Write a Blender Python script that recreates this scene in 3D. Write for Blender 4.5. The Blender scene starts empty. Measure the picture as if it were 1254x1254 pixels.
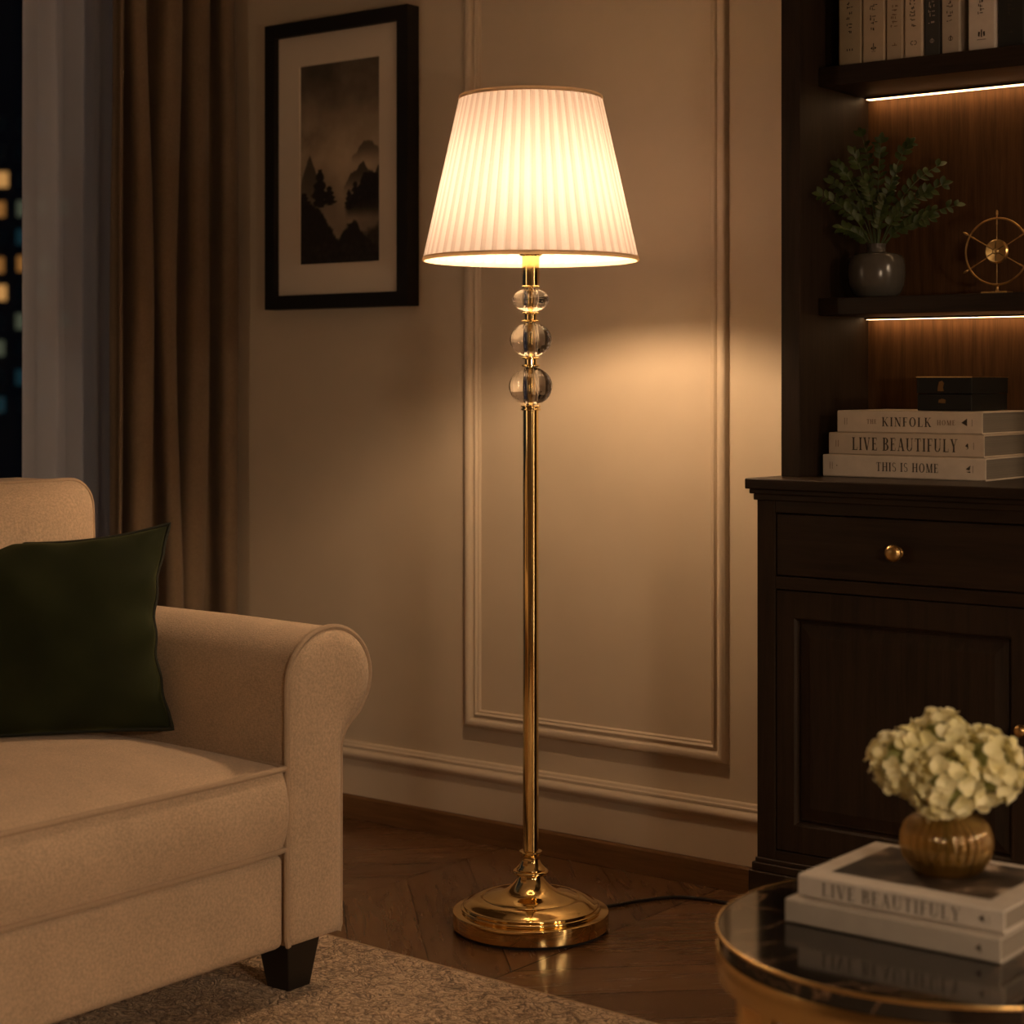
import bpy, bmesh, math, random
from mathutils import Vector, Matrix, noise
random.seed(7)
PI = math.pi
sc = bpy.context.scene
col = sc.collection
sc.view_settings.view_transform = 'Standard'
sc.view_settings.look = 'None'
sc.view_settings.gamma = 1.0
sc.view_settings.use_curve_mapping = False
sc.view_settings.exposure = 0.0

# ------------------------------------------------------------------ helpers
def wloc(o):
    v = Vector((0, 0, 0))
    while o is not None:
        v = v + o.location
        o = o.parent
    return v

def tag(o, label=None, cat=None, group=None, kind=None):
    if label: o['label'] = label
    if cat: o['category'] = cat
    if group: o['group'] = group
    if kind: o['kind'] = kind
    return o

def thing(name, loc, label, cat, group=None):
    o = bpy.data.objects.new(name, None)
    o.empty_display_size = 0.05
    o.location = loc
    col.objects.link(o)
    return tag(o, label, cat, group)

def obj(name, bm, mat, parent=None, smooth=True, bevel=0.0, seg=2, angle=35, subsurf=0, sharp=40, label=None, solid=0.0):
    me = bpy.data.meshes.new(name)
    bm.normal_update()
    bm.to_mesh(me); bm.free()
    mats = mat if isinstance(mat, (list, tuple)) else [mat]
    for m in mats: me.materials.append(m)
    if smooth:
        for p in me.polygons: p.use_smooth = True
        if sharp is not None and hasattr(me, 'set_sharp_from_angle'):
            me.set_sharp_from_angle(angle=math.radians(sharp))
    o = bpy.data.objects.new(name, me)
    col.objects.link(o)
    if parent is not None:
        off = wloc(parent)
        o.parent = parent
        me.transform(Matrix.Translation(-off))
    if solid:
        s = o.modifiers.new('solid', 'SOLIDIFY'); s.thickness = solid; s.offset = 0
    if bevel:
        b = o.modifiers.new('bevel', 'BEVEL'); b.width = bevel; b.segments = seg
        b.limit_method = 'ANGLE'; b.angle_limit = math.radians(angle); b.harden_normals = False
    if subsurf:
        s = o.modifiers.new('sub', 'SUBSURF'); s.levels = subsurf; s.render_levels = subsurf
    if label: o['label'] = label
    return o

def struct(name, bm, mat, **k):
    o = obj(name, bm, mat, **k); o['kind'] = 'structure'; return o

def NB(): return bmesh.new()

def box(bm, x0, x1, y0, y1, z0, z1):
    vs = [bm.verts.new(c) for c in ((x0,y0,z0),(x1,y0,z0),(x1,y1,z0),(x0,y1,z0),(x0,y0,z1),(x1,y0,z1),(x1,y1,z1),(x0,y1,z1))]
    for f in ((0,3,2,1),(4,5,6,7),(0,1,5,4),(1,2,6,5),(2,3,7,6),(3,0,4,7)):
        bm.faces.new([vs[i] for i in f])
    return bm

def bx(*a): return box(NB(), *a)

def taper(bm, c0, h0, c1, h1):
    """box between two rectangles (centre, half sizes)"""
    vs = []
    for (c, h) in ((c0, h0), (c1, h1)):
        for sx, sy in ((-1,-1),(1,-1),(1,1),(-1,1)):
            vs.append(bm.verts.new((c[0]+sx*h[0], c[1]+sy*h[1], c[2])))
    for f in ((0,3,2,1),(4,5,6,7),(0,1,5,4),(1,2,6,5),(2,3,7,6),(3,0,4,7)):
        bm.faces.new([vs[i] for i in f])
    return bm

def lathe(bm, prof, seg=64, c=(0,0,0), mod=None):
    rings = []
    for (r, z) in prof:
        if r < 1e-6:
            rings.append([bm.verts.new((c[0], c[1], c[2]+z))])
        else:
            ring = []
            for i in range(seg):
                a = 2*PI*i/seg
                rr = r*(mod(a, z) if mod else 1)
                ring.append(bm.verts.new((c[0]+rr*math.cos(a), c[1]+rr*math.sin(a), c[2]+z)))
            rings.append(ring)
    for A, B in zip(rings, rings[1:]):
        for i in range(seg):
            j = (i+1) % seg
            if len(A) == 1 and len(B) == 1: continue
            if len(A) == 1: bm.faces.new((A[0], B[j], B[i]))
            elif len(B) == 1: bm.faces.new((A[i], A[j], B[0]))
            else: bm.faces.new((A[i], A[j], B[j], B[i]))
    return bm

def tube(bm, pts, r, seg=8, cap=True, closed=False):
    pts = [Vector(p) for p in pts]
    n = len(pts); rings = []
    rad = r if isinstance(r, (list, tuple)) else [r]*n
    prev = None
    for i, p in enumerate(pts):
        if closed: t = pts[(i+1) % n]-pts[i-1]
        else: t = pts[min(i+1, n-1)]-pts[max(i-1, 0)]
        t.normalize()
        if prev is None:
            up = Vector((0,0,1)) if abs(t.z) < 0.9 else Vector((1,0,0))
            nv = t.cross(up).normalized()
        else:
            nv = (prev - t*prev.dot(t))
            if nv.length < 1e-6: nv = t.orthogonal()
            nv.normalize()
        prev = nv
        b = t.cross(nv)
        rings.append([bm.verts.new(p + rad[i]*(math.cos(2*PI*k/seg)*nv + math.sin(2*PI*k/seg)*b)) for k in range(seg)])
    m = n if closed else n-1
    for i in range(m):
        A, B = rings[i], rings[(i+1) % n]
        for k in range(seg):
            l = (k+1) % seg
            bm.faces.new((A[k], A[l], B[l], B[k]))
    if cap and not closed:
        bm.faces.new(list(reversed(rings[0]))); bm.faces.new(rings[-1])
    return bm

def bez(p0, p1, p2, n=10):
    p0, p1, p2 = Vector(p0), Vector(p1), Vector(p2)
    return [(1-t)**2*p0 + 2*t*(1-t)*p1 + t*t*p2 for t in [i/n for i in range(n+1)]]

def prism(bm, poly, f0, f1):
    """closed polygon (2D list) extruded; f0/f1 map 2D->3D"""
    A = [bm.verts.new(f0(p)) for p in poly]; B = [bm.verts.new(f1(p)) for p in poly]
    n = len(poly)
    bm.faces.new(list(reversed(A))); bm.faces.new(B)
    for i in range(n):
        j = (i+1) % n
        bm.faces.new((A[i], A[j], B[j], B[i]))
    return bm

# ------------------------------------------------------------------ materials
class NT:
    def __init__(s, name):
        s.m = bpy.data.materials.new(name); s.m.use_nodes = True
        s.t = s.m.node_tree; s.t.nodes.clear()
        s.out = s.n('ShaderNodeOutputMaterial')
    def n(s, typ, **k):
        nd = s.t.nodes.new(typ)
        for a, v in k.items():
            if a in nd.inputs.keys() if not hasattr(nd, a) else False: nd.inputs[a].default_value = v
            else: setattr(nd, a, v)
        return nd
    def l(s, a, b): s.t.links.new(a, b)
    def math(s, op, a, b=None):
        nd = s.n('ShaderNodeMath', operation=op)
        for i, v in enumerate((a, b)):
            if v is None: continue
            if hasattr(v, 'is_output'): s.l(v, nd.inputs[i])
            else: nd.inputs[i].default_value = v
        return nd.outputs[0]
    def coord(s, kind='Object', scale=(1,1,1), rot=(0,0,0)):
        tc = s.n('ShaderNodeTexCoord'); mp = s.n('ShaderNodeMapping')
        mp.inputs['Scale'].default_value = scale; mp.inputs['Rotation'].default_value = rot
        s.l(tc.outputs[kind], mp.inputs[0]); return mp.outputs[0]
    def noise(s, vec, scale, detail=3, rough=.5, dist=0):
        nd = s.n('ShaderNodeTexNoise'); nd.inputs['Scale'].default_value = scale
        nd.inputs['Detail'].default_value = detail; nd.inputs['Roughness'].default_value = rough
        nd.inputs['Distortion'].default_value = dist
        s.l(vec, nd.inputs['Vector']); return nd.outputs[0]
    def ramp(s, fac, stops):
        nd = s.n('ShaderNodeValToRGB'); e = nd.color_ramp.elements
        while len(e) < len(stops): e.new(.5)
        for i, (p, c) in enumerate(stops):
            e[i].position = p; e[i].color = (*c, 1) if len(c) == 3 else c
        s.l(fac, nd.inputs[0]); return nd.outputs[0]
    def mix(s, fac, a, b, mode='MIX'):
        nd = s.n('ShaderNodeMix', data_type='RGBA', blend_type=mode)
        for idx, v in ((0, fac), (6, a), (7, b)):
            if hasattr(v, 'is_output'): s.l(v, nd.inputs[idx])
            elif idx == 0: nd.inputs[0].default_value = v
            else: nd.inputs[idx].default_value = (*v, 1)
        return nd.outputs[2]
    def bump(s, h, strength=.3, dist=.002):
        nd = s.n('ShaderNodeBump'); nd.inputs['Strength'].default_value = strength
        nd.inputs['Distance'].default_value = dist; s.l(h, nd.inputs['Height']); return nd.outputs[0]
    def bsdf(s, base=None, rough=.5, metal=0, bump=None, **k):
        p = s.n('ShaderNodeBsdfPrincipled')
        if base is not None:
            if hasattr(base, 'is_output'): s.l(base, p.inputs['Base Color'])
            else: p.inputs['Base Color'].default_value = (*base, 1)
        if hasattr(rough, 'is_output'): s.l(rough, p.inputs['Roughness'])
        else: p.inputs['Roughness'].default_value = rough
        p.inputs['Metallic'].default_value = metal
        if bump is not None: s.l(bump, p.inputs['Normal'])
        for a, v in k.items():
            nm = a.replace('_', ' ')
            p.inputs[nm].default_value = (*v, 1) if isinstance(v, tuple) else v
        s.l(p.outputs[0], s.out.inputs[0]); return p

def plain(name, c, rough=.5, metal=0, var=.0, vs=30, bump=0, bscale=300, **k):
    t = NT(name); v = t.coord()
    base = c
    if var:
        lo = tuple(x*(1-var) for x in c); hi = tuple(min(1, x*(1+var)) for x in c)
        base = t.ramp(t.noise(v, vs, 4), [(.3, lo), (.7, hi)])
    b = t.bump(t.noise(v, bscale, 2), bump, .001) if bump else None
    t.bsdf(base, rough, metal, b, **k)
    return t.m

def emit(name, c, s):
    t = NT(name); e = t.n('ShaderNodeEmission'); e.inputs[0].default_value = (*c, 1); e.inputs[1].default_value = s
    t.l(e.outputs[0], t.out.inputs[0]); return t.m

def fabric(name, c, var=.12, bump=.35, scale=900, rough=.9, sheen=.15):
    t = NT(name); v = t.coord()
    w1 = t.noise(t.coord(scale=(1, .25, .25)), scale, 1); w2 = t.noise(t.coord(scale=(.25, 1, 1)), scale, 1)
    w = t.math('ADD', w1, w2)
    big = t.noise(v, 14, 3)
    lo = tuple(x*(1-var) for x in c); hi = tuple(min(1, x*(1+var)) for x in c)
    c1 = t.ramp(t.math('MULTIPLY', w, .5), [(.36, lo), (.64, hi)])
    c2 = t.mix(.25, c1, t.ramp(big, [(.3, lo), (.7, hi)]))
    t.bsdf(c2, rough, 0, t.bump(w, bump, .0012), Sheen_Weight=sheen, Sheen_Roughness=.5)
    return t.m

def wood(name, c, axis='z', rough=.42, var=.45, scale=1.0):
    t = NT(name)
    s = {'x': (1.2, 22, 22), 'y': (22, 1.2, 22), 'z': (22, 22, 1.2)}[axis]
    v = t.coord(scale=tuple(x*scale for x in s))
    n1 = t.noise(v, 3.2, 5, .6, .6); n2 = t.noise(v, 14, 3, .6)
    f = t.math('ADD', t.math('MULTIPLY', n1, .65), t.math('MULTIPLY', n2, .35))
    lo = tuple(x*(1-var) for x in c); hi = tuple(x*(1+var) for x in c)
    t.bsdf(t.ramp(f, [(.32, lo), (.5, c), (.68, hi)]), rough, 0, t.bump(f, .25, .0012), Specular_IOR_Level=.22)
    return t.m

GOLD = plain('polished_brass', (.95, .72, .33), .085, 1.0)
GOLD_S = plain('satin_brass', (.80, .56, .24), .28, 1.0)
GOLD_T = plain('table_brass', (.60, .40, .165), .27, 1.0)
GOLD_D = plain('aged_brass', (.62, .40, .16), .32, 1.0, var=.25, vs=60)
WALLM = plain('wall_paint', (.58, .485, .365), .62, var=.03, vs=6, bump=.06, bscale=260)
WALLD = plain('low_bounce_brown_paint', (.17, .115, .075), .65)  # dark tone chosen for the unseen walls to cut bounced light
TRIMM = plain('trim_paint', (.61, .51, .39), .42)
CEIL = plain('ceiling_paint', (.72, .66, .58), .8)
WALNUT = wood('dark_walnut', (.022, .0125, .0068), 'z', .55)
WALNUT_X = wood('dark_walnut_rails', (.022, .0125, .0068), 'x', .38)
WALNUT_B = wood('walnut_back_panel', (.10, .045, .016), 'z', .6, .4)
SKIRT = wood('brown_skirting', (.17, .088, .036), 'x', .4, .3)
SOFA = fabric('oat_linen', (.58, .435, .30), .26, .6, 800)
SOFA_P = fabric('oat_linen_piping', (.47, .345, .235), .1)
BLACKWOOD = plain('black_stained_wood', (.012, .009, .007), .4)
FRAMEB = plain('black_frame_lacquer', (.007, .006, .005), .6, Specular_IOR_Level=.3)
MAT_BOARD = plain('mat_board', (.66, .57, .46), .9, bump=.1)
PAPER = None
GREEN = None
CURT = fabric('taupe_drape', (.175, .122, .074), .18, .4, 700, .95, .1)
def velvet():
    t = NT('green_velvet'); v = t.coord()
    n = t.noise(v, 9, 4); f = t.noise(v, 900, 1)
    t.bsdf(t.ramp(n, [(.3, (.012, .016, .005)), (.7, (.021, .027, .008))]), .9, 0, t.bump(f, .25, .001),
           Sheen_Weight=.36, Sheen_Roughness=.35, Sheen_Tint=(.30, .32, .10), Specular_IOR_Level=.2)
    return t.m
GREEN = velvet()
GREEN_P = plain('green_velvet_piping', (.010, .012, .004), .8)

def sheer_mat():
    t = NT('sheer_voile')
    v = t.coord()
    f = t.noise(t.coord(scale=(60, 60, 600)), 4, 2)
    d = t.n('ShaderNodeBsdfDiffuse'); d.inputs[0].default_value = (.80, .82, .88, 1)
    tl = t.n('ShaderNodeBsdfTranslucent'); tl.inputs[0].default_value = (.62, .66, .74, 1)
    tr = t.n('ShaderNodeBsdfTransparent'); tr.inputs[0].default_value = (.97, .97, 1, 1)
    m1 = t.n('ShaderNodeMixShader'); m1.inputs[0].default_value = .45
    t.l(d.outputs[0], m1.inputs[1]); t.l(tl.outputs[0], m1.inputs[2])
    m2 = t.n('ShaderNodeMixShader')
    lw = t.n('ShaderNodeLayerWeight'); lw.inputs[0].default_value = .35
    fac = t.math('ADD', t.math('MULTIPLY', lw.outputs[1], .55), t.math('ADD', t.math('MULTIPLY', f, .12), .72))
    t.l(fac, m2.inputs[0]); t.l(tr.outputs[0], m2.inputs[1]); t.l(m1.outputs[0], m2.inputs[2])
    t.l(m2.outputs[0], t.out.inputs[0]); return t.m
SHEER = sheer_mat()

def pane_mat():
    t = NT('window_glass')
    tr = t.n('ShaderNodeBsdfTransparent'); tr.inputs[0].default_value = (.9, .94, .95, 1)
    g = t.n('ShaderNodeBsdfGlossy'); g.inputs['Roughness'].default_value = .01
    fr = t.n('ShaderNodeFresnel'); fr.inputs[0].default_value = 1.35
    m = t.n('ShaderNodeMixShader'); t.l(t.math('MULTIPLY', fr.outputs[0], .6), m.inputs[0]); t.l(tr.outputs[0], m.inputs[1]); t.l(g.outputs[0], m.inputs[2])
    t.l(m.outputs[0], t.out.inputs[0]); return t.m
PANE = pane_mat()

def shade_mat(n):
    t = NT('pleated_shade_silk')
    uv = t.n('ShaderNodeUVMap'); uv.uv_map = 'UVMap'
    sx = t.n('ShaderNodeSeparateXYZ'); t.l(uv.outputs[0], sx.inputs[0])
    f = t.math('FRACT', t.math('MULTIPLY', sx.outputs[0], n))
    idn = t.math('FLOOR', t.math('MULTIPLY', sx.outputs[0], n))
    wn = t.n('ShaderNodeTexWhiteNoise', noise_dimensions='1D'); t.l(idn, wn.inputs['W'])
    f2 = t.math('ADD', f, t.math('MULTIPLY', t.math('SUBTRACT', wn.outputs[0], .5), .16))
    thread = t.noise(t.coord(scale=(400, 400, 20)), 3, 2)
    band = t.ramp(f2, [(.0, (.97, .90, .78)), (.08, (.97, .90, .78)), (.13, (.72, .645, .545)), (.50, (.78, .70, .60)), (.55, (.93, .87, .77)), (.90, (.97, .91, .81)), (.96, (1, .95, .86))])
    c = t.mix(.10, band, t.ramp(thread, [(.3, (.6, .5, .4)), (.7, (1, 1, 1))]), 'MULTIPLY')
    d = t.n('ShaderNodeBsdfDiffuse'); t.l(c, d.inputs[0])
    tl = t.n('ShaderNodeBsdfTranslucent'); t.l(t.mix(1.0, c, (.245, .238, .28), 'MULTIPLY'), tl.inputs[0])
    m = t.n('ShaderNodeMixShader'); m.inputs[0].default_value = .46
    t.l(d.outputs[0], m.inputs[1]); t.l(tl.outputs[0], m.inputs[2]); t.l(m.outputs[0], t.out.inputs[0])
    return t.m

def glass_mat(name, c=(1,1,1), rough=0, ior=1.5):
    t = NT(name); t.bsdf(c, rough, 0, None, Transmission_Weight=1.0, IOR=ior); return t.m
CRYSTAL = glass_mat('clear_crystal', (1, .99, .97), 0, 1.5)

def amber_mat():
    t = NT('amber_ribbed_glass')
    tr = t.n('ShaderNodeBsdfTransparent'); tr.inputs[0].default_value = (.89, .80, .58, 1)
    tl = t.n('ShaderNodeBsdfTranslucent'); tl.inputs[0].default_value = (.74, .58, .32, 1)
    gl = t.n('ShaderNodeBsdfGlossy'); gl.inputs[0].default_value = (1, .93, .8, 1); gl.inputs['Roughness'].default_value = .07
    fr = t.n('ShaderNodeFresnel'); fr.inputs[0].default_value = 1.5
    m0 = t.n('ShaderNodeMixShader'); m0.inputs[0].default_value = .27; t.l(tr.outputs[0], m0.inputs[1]); t.l(tl.outputs[0], m0.inputs[2])
    m = t.n('ShaderNodeMixShader'); t.l(fr.outputs[0], m.inputs[0])
    t.l(m0.outputs[0], m.inputs[1]); t.l(gl.outputs[0], m.inputs[2]); t.l(m.outputs[0], t.out.inputs[0]); return t.m
AMBER = amber_mat()

def marble():
    t = NT('black_marble'); v = t.coord()
    warp = t.n('ShaderNodeVectorMath', operation='ADD')
    n3 = t.n('ShaderNodeTexNoise'); n3.inputs['Scale'].default_value = 5; n3.inputs['Detail'].default_value = 5; t.l(v, n3.inputs[0])
    sc_ = t.n('ShaderNodeVectorMath', operation='SCALE'); sc_.inputs['Scale'].default_value = .35; t.l(n3.outputs[1], sc_.inputs[0])
    t.l(v, warp.inputs[0]); t.l(sc_.outputs[0], warp.inputs[1])
    vo = t.n('ShaderNodeTexVoronoi', feature='DISTANCE_TO_EDGE'); vo.inputs['Scale'].default_value = 6.5; t.l(warp.outputs[0], vo.inputs['Vector'])
    vein = t.ramp(vo.outputs['Distance'], [(.0, (.22, .13, .07)), (.012, (.07, .042, .026)), (.035, (.010, .008, .007))])
    base = t.ramp(t.noise(v, 12, 6), [(.35, (.006, .005, .005)), (.75, (.022, .017, .014))])
    t.bsdf(t.mix(t.ramp(t.noise(v, 4, 2), [(.32, (.0, .0, .0)), (.56, (1, 1, 1))]), base, vein, 'MIX'), .09, 0)
    return t.m
MARBLE = marble()

def parquet():
    t = NT('chevron_parquet'); 
    tc = t.n('ShaderNodeTexCoord'); s = t.n('ShaderNodeSeparateXYZ'); t.l(tc.outputs['Object'], s.inputs[0])
    X, Y = s.outputs[0], s.outputs[1]
    W, P = .56, .14
    xs = t.math('DIVIDE', t.math('ADD', X, 9.90), W)
    k = t.math('FLOOR', xs); fx = t.math('FRACT', xs)
    par = t.math('MODULO', k, 2.0)
    sgn = t.math('SUBTRACT', t.math('MULTIPLY', par, 2.0), 1.0)
    local = t.math('MULTIPLY', t.math('SUBTRACT', fx, .5), W)
    v = t.math('DIVIDE', t.math('ADD', t.math('ADD', Y, 20.04), t.math('MULTIPLY', t.math('MULTIPLY', local, sgn), 1.0)), P*1.414)
    pid = t.math('FLOOR', v); fv = t.math('FRACT', v)
    cx = t.n('ShaderNodeCombineXYZ'); t.l(pid, cx.inputs[0]); t.l(k, cx.inputs[1])
    wn = t.n('ShaderNodeTexWhiteNoise', noise_dimensions='2D'); t.l(cx.outputs[0], wn.inputs['Vector'])
    # grain runs along the plank
    along = t.math('SUBTRACT', X, t.math('MULTIPLY', Y, sgn)); across = t.math('ADD', t.math('MULTIPLY', X, sgn), Y)
    gx = t.n('ShaderNodeCombineXYZ'); t.l(t.math('MULTIPLY', along, 2.2), gx.inputs[0]); t.l(t.math('MULTIPLY', across, 18.0), gx.inputs[1]); t.l(t.math('MULTIPLY', wn.outputs[0], 40.0), gx.inputs[2])
    g = t.noise(gx.outputs[0], 1.6, 5, .62, .5)
    grain = t.ramp(g, [(.3, (.135, .066, .028)), (.5, (.165, .083, .036)), (.72, (.20, .105, .047))])
    tone = t.ramp(wn.outputs[0], [(.0, (.62, .58, .55)), (.5, (.9, .9, .9)), (1, (1.0, .98, .95))])
    c = t.mix(1.0, grain, tone, 'MULTIPLY')
    seam = t.math('MULTIPLY', t.math('SMOOTHSTEP' if False else 'GREATER_THAN', fv, .018), t.math('GREATER_THAN', fx, .006))
    c2 = t.mix(seam, (.018, .008, .0035), c)
    h = t.math('ADD', t.math('MULTIPLY', g, .10), seam)
    r = t.ramp(g, [(.3, (.30, .30, .30)), (.7, (.21, .21, .21))])
    t.bsdf(c2, r, 0, t.bump(h, .3, .0012), Specular_IOR_Level=.45)
    return t.m
PARQ = parquet()

def rug_mat():
    t = NT('beige_rug_pile'); v = t.coord()
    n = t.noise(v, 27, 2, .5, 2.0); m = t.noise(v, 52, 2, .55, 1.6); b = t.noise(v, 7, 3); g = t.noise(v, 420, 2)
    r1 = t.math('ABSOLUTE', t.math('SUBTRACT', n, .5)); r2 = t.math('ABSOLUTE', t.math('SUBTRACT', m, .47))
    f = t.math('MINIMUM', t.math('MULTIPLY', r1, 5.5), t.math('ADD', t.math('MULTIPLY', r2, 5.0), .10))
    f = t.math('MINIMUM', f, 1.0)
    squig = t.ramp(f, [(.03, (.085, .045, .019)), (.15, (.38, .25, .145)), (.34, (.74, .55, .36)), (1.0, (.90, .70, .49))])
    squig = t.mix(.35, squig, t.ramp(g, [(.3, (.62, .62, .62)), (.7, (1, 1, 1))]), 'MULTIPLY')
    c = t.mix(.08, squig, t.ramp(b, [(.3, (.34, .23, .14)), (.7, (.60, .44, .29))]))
    t.bsdf(c, .95, 0, t.bump(f, .8, .006), Sheen_Weight=.2)
    return t.m
RUG = rug_mat()

# ------------------------------------------------------------------ room
WY = 3.355      # back wall plane
LX = -3.66      # window wall plane
RX, FY, CZ = 1.9, -1.9, 2.72
struct('floor', bx(LX-.12, RX+.1, FY-.1, WY+.1, -.08, 0), PARQ, smooth=False)
struct('ceiling', bx(LX-.12, RX+.1, FY-.1, WY+.1, CZ, CZ+.08), CEIL, smooth=False)
struct('wall_back', bx(LX-.12, RX+.1, WY, WY+.1, 0, CZ), WALLM, smooth=False)
struct('wall_right', bx(RX, RX+.1, FY, WY, 0, CZ), WALLD, smooth=False)
struct('wall_front', bx(LX, RX, FY-.1, FY, 0, CZ), WALLD, smooth=False)
b = NB(); wy0, wy1, wz0, wz1 = 1.0, 3.12, .18, 2.5
box(b, LX-.12, LX, FY, wy0, 0, CZ); box(b, LX-.12, LX, wy1, WY, 0, CZ)
box(b, LX-.12, LX, wy0, wy1, 0, wz0); box(b, LX-.12, LX, wy0, wy1, wz1, CZ)
struct('wall_left', b, WALLM, smooth=False)
b = NB()
for a in ((wy0, wy0+.05, wz0, wz1), (wy1-.05, wy1, wz0, wz1), (wy0+.05, wy1-.05, wz0, wz0+.05), (wy0+.05, wy1-.05, wz1-.05, wz1)):
    box(b, LX-.09, LX-.04, a[0], a[1], a[2], a[3])
win = struct('window_1', b, plain('dark_window_frame', (.02, .02, .022), .4), smooth=False, bevel=.004)
obj('window_pane', bx(LX-.068, LX-.062, wy0+.05, wy1-.05, wz0+.05, wz1-.05), PANE, win, smooth=False)

def profile_bar(bm, prof, x0, x1):
    """skirting: profile of (out, z) from the back wall, run along X"""
    prism(bm, prof, lambda p: (x1, WY-p[0], p[1]), lambda p: (x0, WY-p[0], p[1]))
    return bm
def arc(cx, cz, r, a0, a1, n=6):
    return [(cx+r*math.cos(math.radians(a0+(a1-a0)*i/n)), cz+r*math.sin(math.radians(a0+(a1-a0)*i/n))) for i in range(n+1)]
BX0, BX1 = LX, RX
struct('baseboard_back', profile_bar(NB(), [(0, .056), (.014, .056), (.014, .140), (.017, .143), (.019, .143)] + arc(.013, .154, .011, -45, 60, 6) + [(.013, .167), (.015, .168), (.015, .173), (.011, .175), (.009, .180), (.006, .182), (0, .182)], BX0, BX1), TRIMM, sharp=30)
struct('trim_1', profile_bar(NB(), [(0, 0), (.020, 0), (.020, .050), (.017, .055), (0, .055)], BX0, BX1), SKIRT, smooth=False, bevel=.001)

def frame_moulding(x0, x1, z0, z1):
    """picture-rail moulding rectangle on the back wall: profile (inset from outer edge, out)"""
    prof = [(0, 0), (.001, .006)] + [(.012-.011*math.cos(math.radians(a)), .006+.011*math.sin(math.radians(a))) for a in range(20, 181, 20)] \
        + [(.0245, .004), (.027, .004), (.029, .009), (.032, .0105), (.035, .008), (.036, .005), (.039, .0065), (.0415, .004), (.042, 0)]
    bm = NB()
    loops = []
    for (i, o) in prof:
        y = WY - o
        loops.append([bm.verts.new(c) for c in ((x0+i, y, z0+i), (x1-i, y, z0+i), (x1-i, y, z1-i), (x0+i, y, z1-i))])
    for A, B in zip(loops, loops[1:]):
        for k in range(4):
            l = (k+1) % 4
            bm.faces.new((A[k], A[l], B[l], B[k]))
    return bm
struct('trim_2', frame_moulding(-2.742, -2.043, .256, 2.45), TRIMM, sharp=50)

# ------------------------------------------------------------------ window dressing
def drape(y0, y1, x, amp, folds, z0, z1, seed, n=220, nz=14, wob=.006):
    bm = NB(); rows = []
    rnd = random.Random(seed)
    ph = [rnd.uniform(0, 6.28) for _ in range(6)]
    for j in range(nz+1):
        z = z0+(z1-z0)*j/nz; row = []
        for i in range(n+1):
            t = i/n
            a = folds*2*PI*t
            s = math.sin(a+ph[0]) + .28*math.sin(2*a+ph[1]) + .22*math.sin(.5*a+ph[2])
            sway = wob*math.sin(z*2.1+ph[3]+t*9) + wob*.6*math.sin(z*4.3+ph[4]+t*17)
            yy = y0+(y1-y0)*t + .016*math.sin(2*a+ph[5])*amp/.05 + sway*min(1, 8*min(t, 1-t))
            row.append(bm.verts.new((x + amp*s*.78 + sway, yy, z)))
        rows.append(row)
    for A, B in zip(rows, rows[1:]):
        for i in range(n): bm.faces.new((A[i], A[i+1], B[i+1], B[i]))
    return bm
t = thing('curtain', (-3.5, 3.14, .01), 'heavy taupe drape hanging in deep folds beside the sofa, in the corner', 'curtain')
obj('fabric_panel', drape(2.935, 3.325, -3.495, .046, 4.2, .015, CZ-.045, 3), CURT, t, sharp=None, solid=.003)
b = NB(); box(b, -3.53, -3.47, 2.95, 3.34, CZ-.05, CZ-.03)
obj('heading_tape', b, CURT, t)
t = thing('sheer_curtain', (-3.612, 2.92, .01), 'translucent white sheer curtain hanging between the dark window and the taupe drape', 'curtain')
obj('fabric_panel', drape(2.783, 3.06, -3.608, .018, 3.2, .015, CZ-.045, 11, 160, 10, .002), SHEER, t, sharp=None)
b = NB(); box(b, -3.632, -3.592, 2.775, 3.065, CZ-.05, CZ-.03)
obj('heading_tape', b, SHEER, t)
t = thing('curtain_track', (-3.55, 2.2, CZ-.03), 'white curtain track fixed to the ceiling above the drapes', 'curtain track')
for xx in (-3.50, -3.612): obj('rail', bx(xx-.012, xx+.012, .9, 3.34, CZ-.029, CZ-.001), TRIMM, t, bevel=.002)

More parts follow.
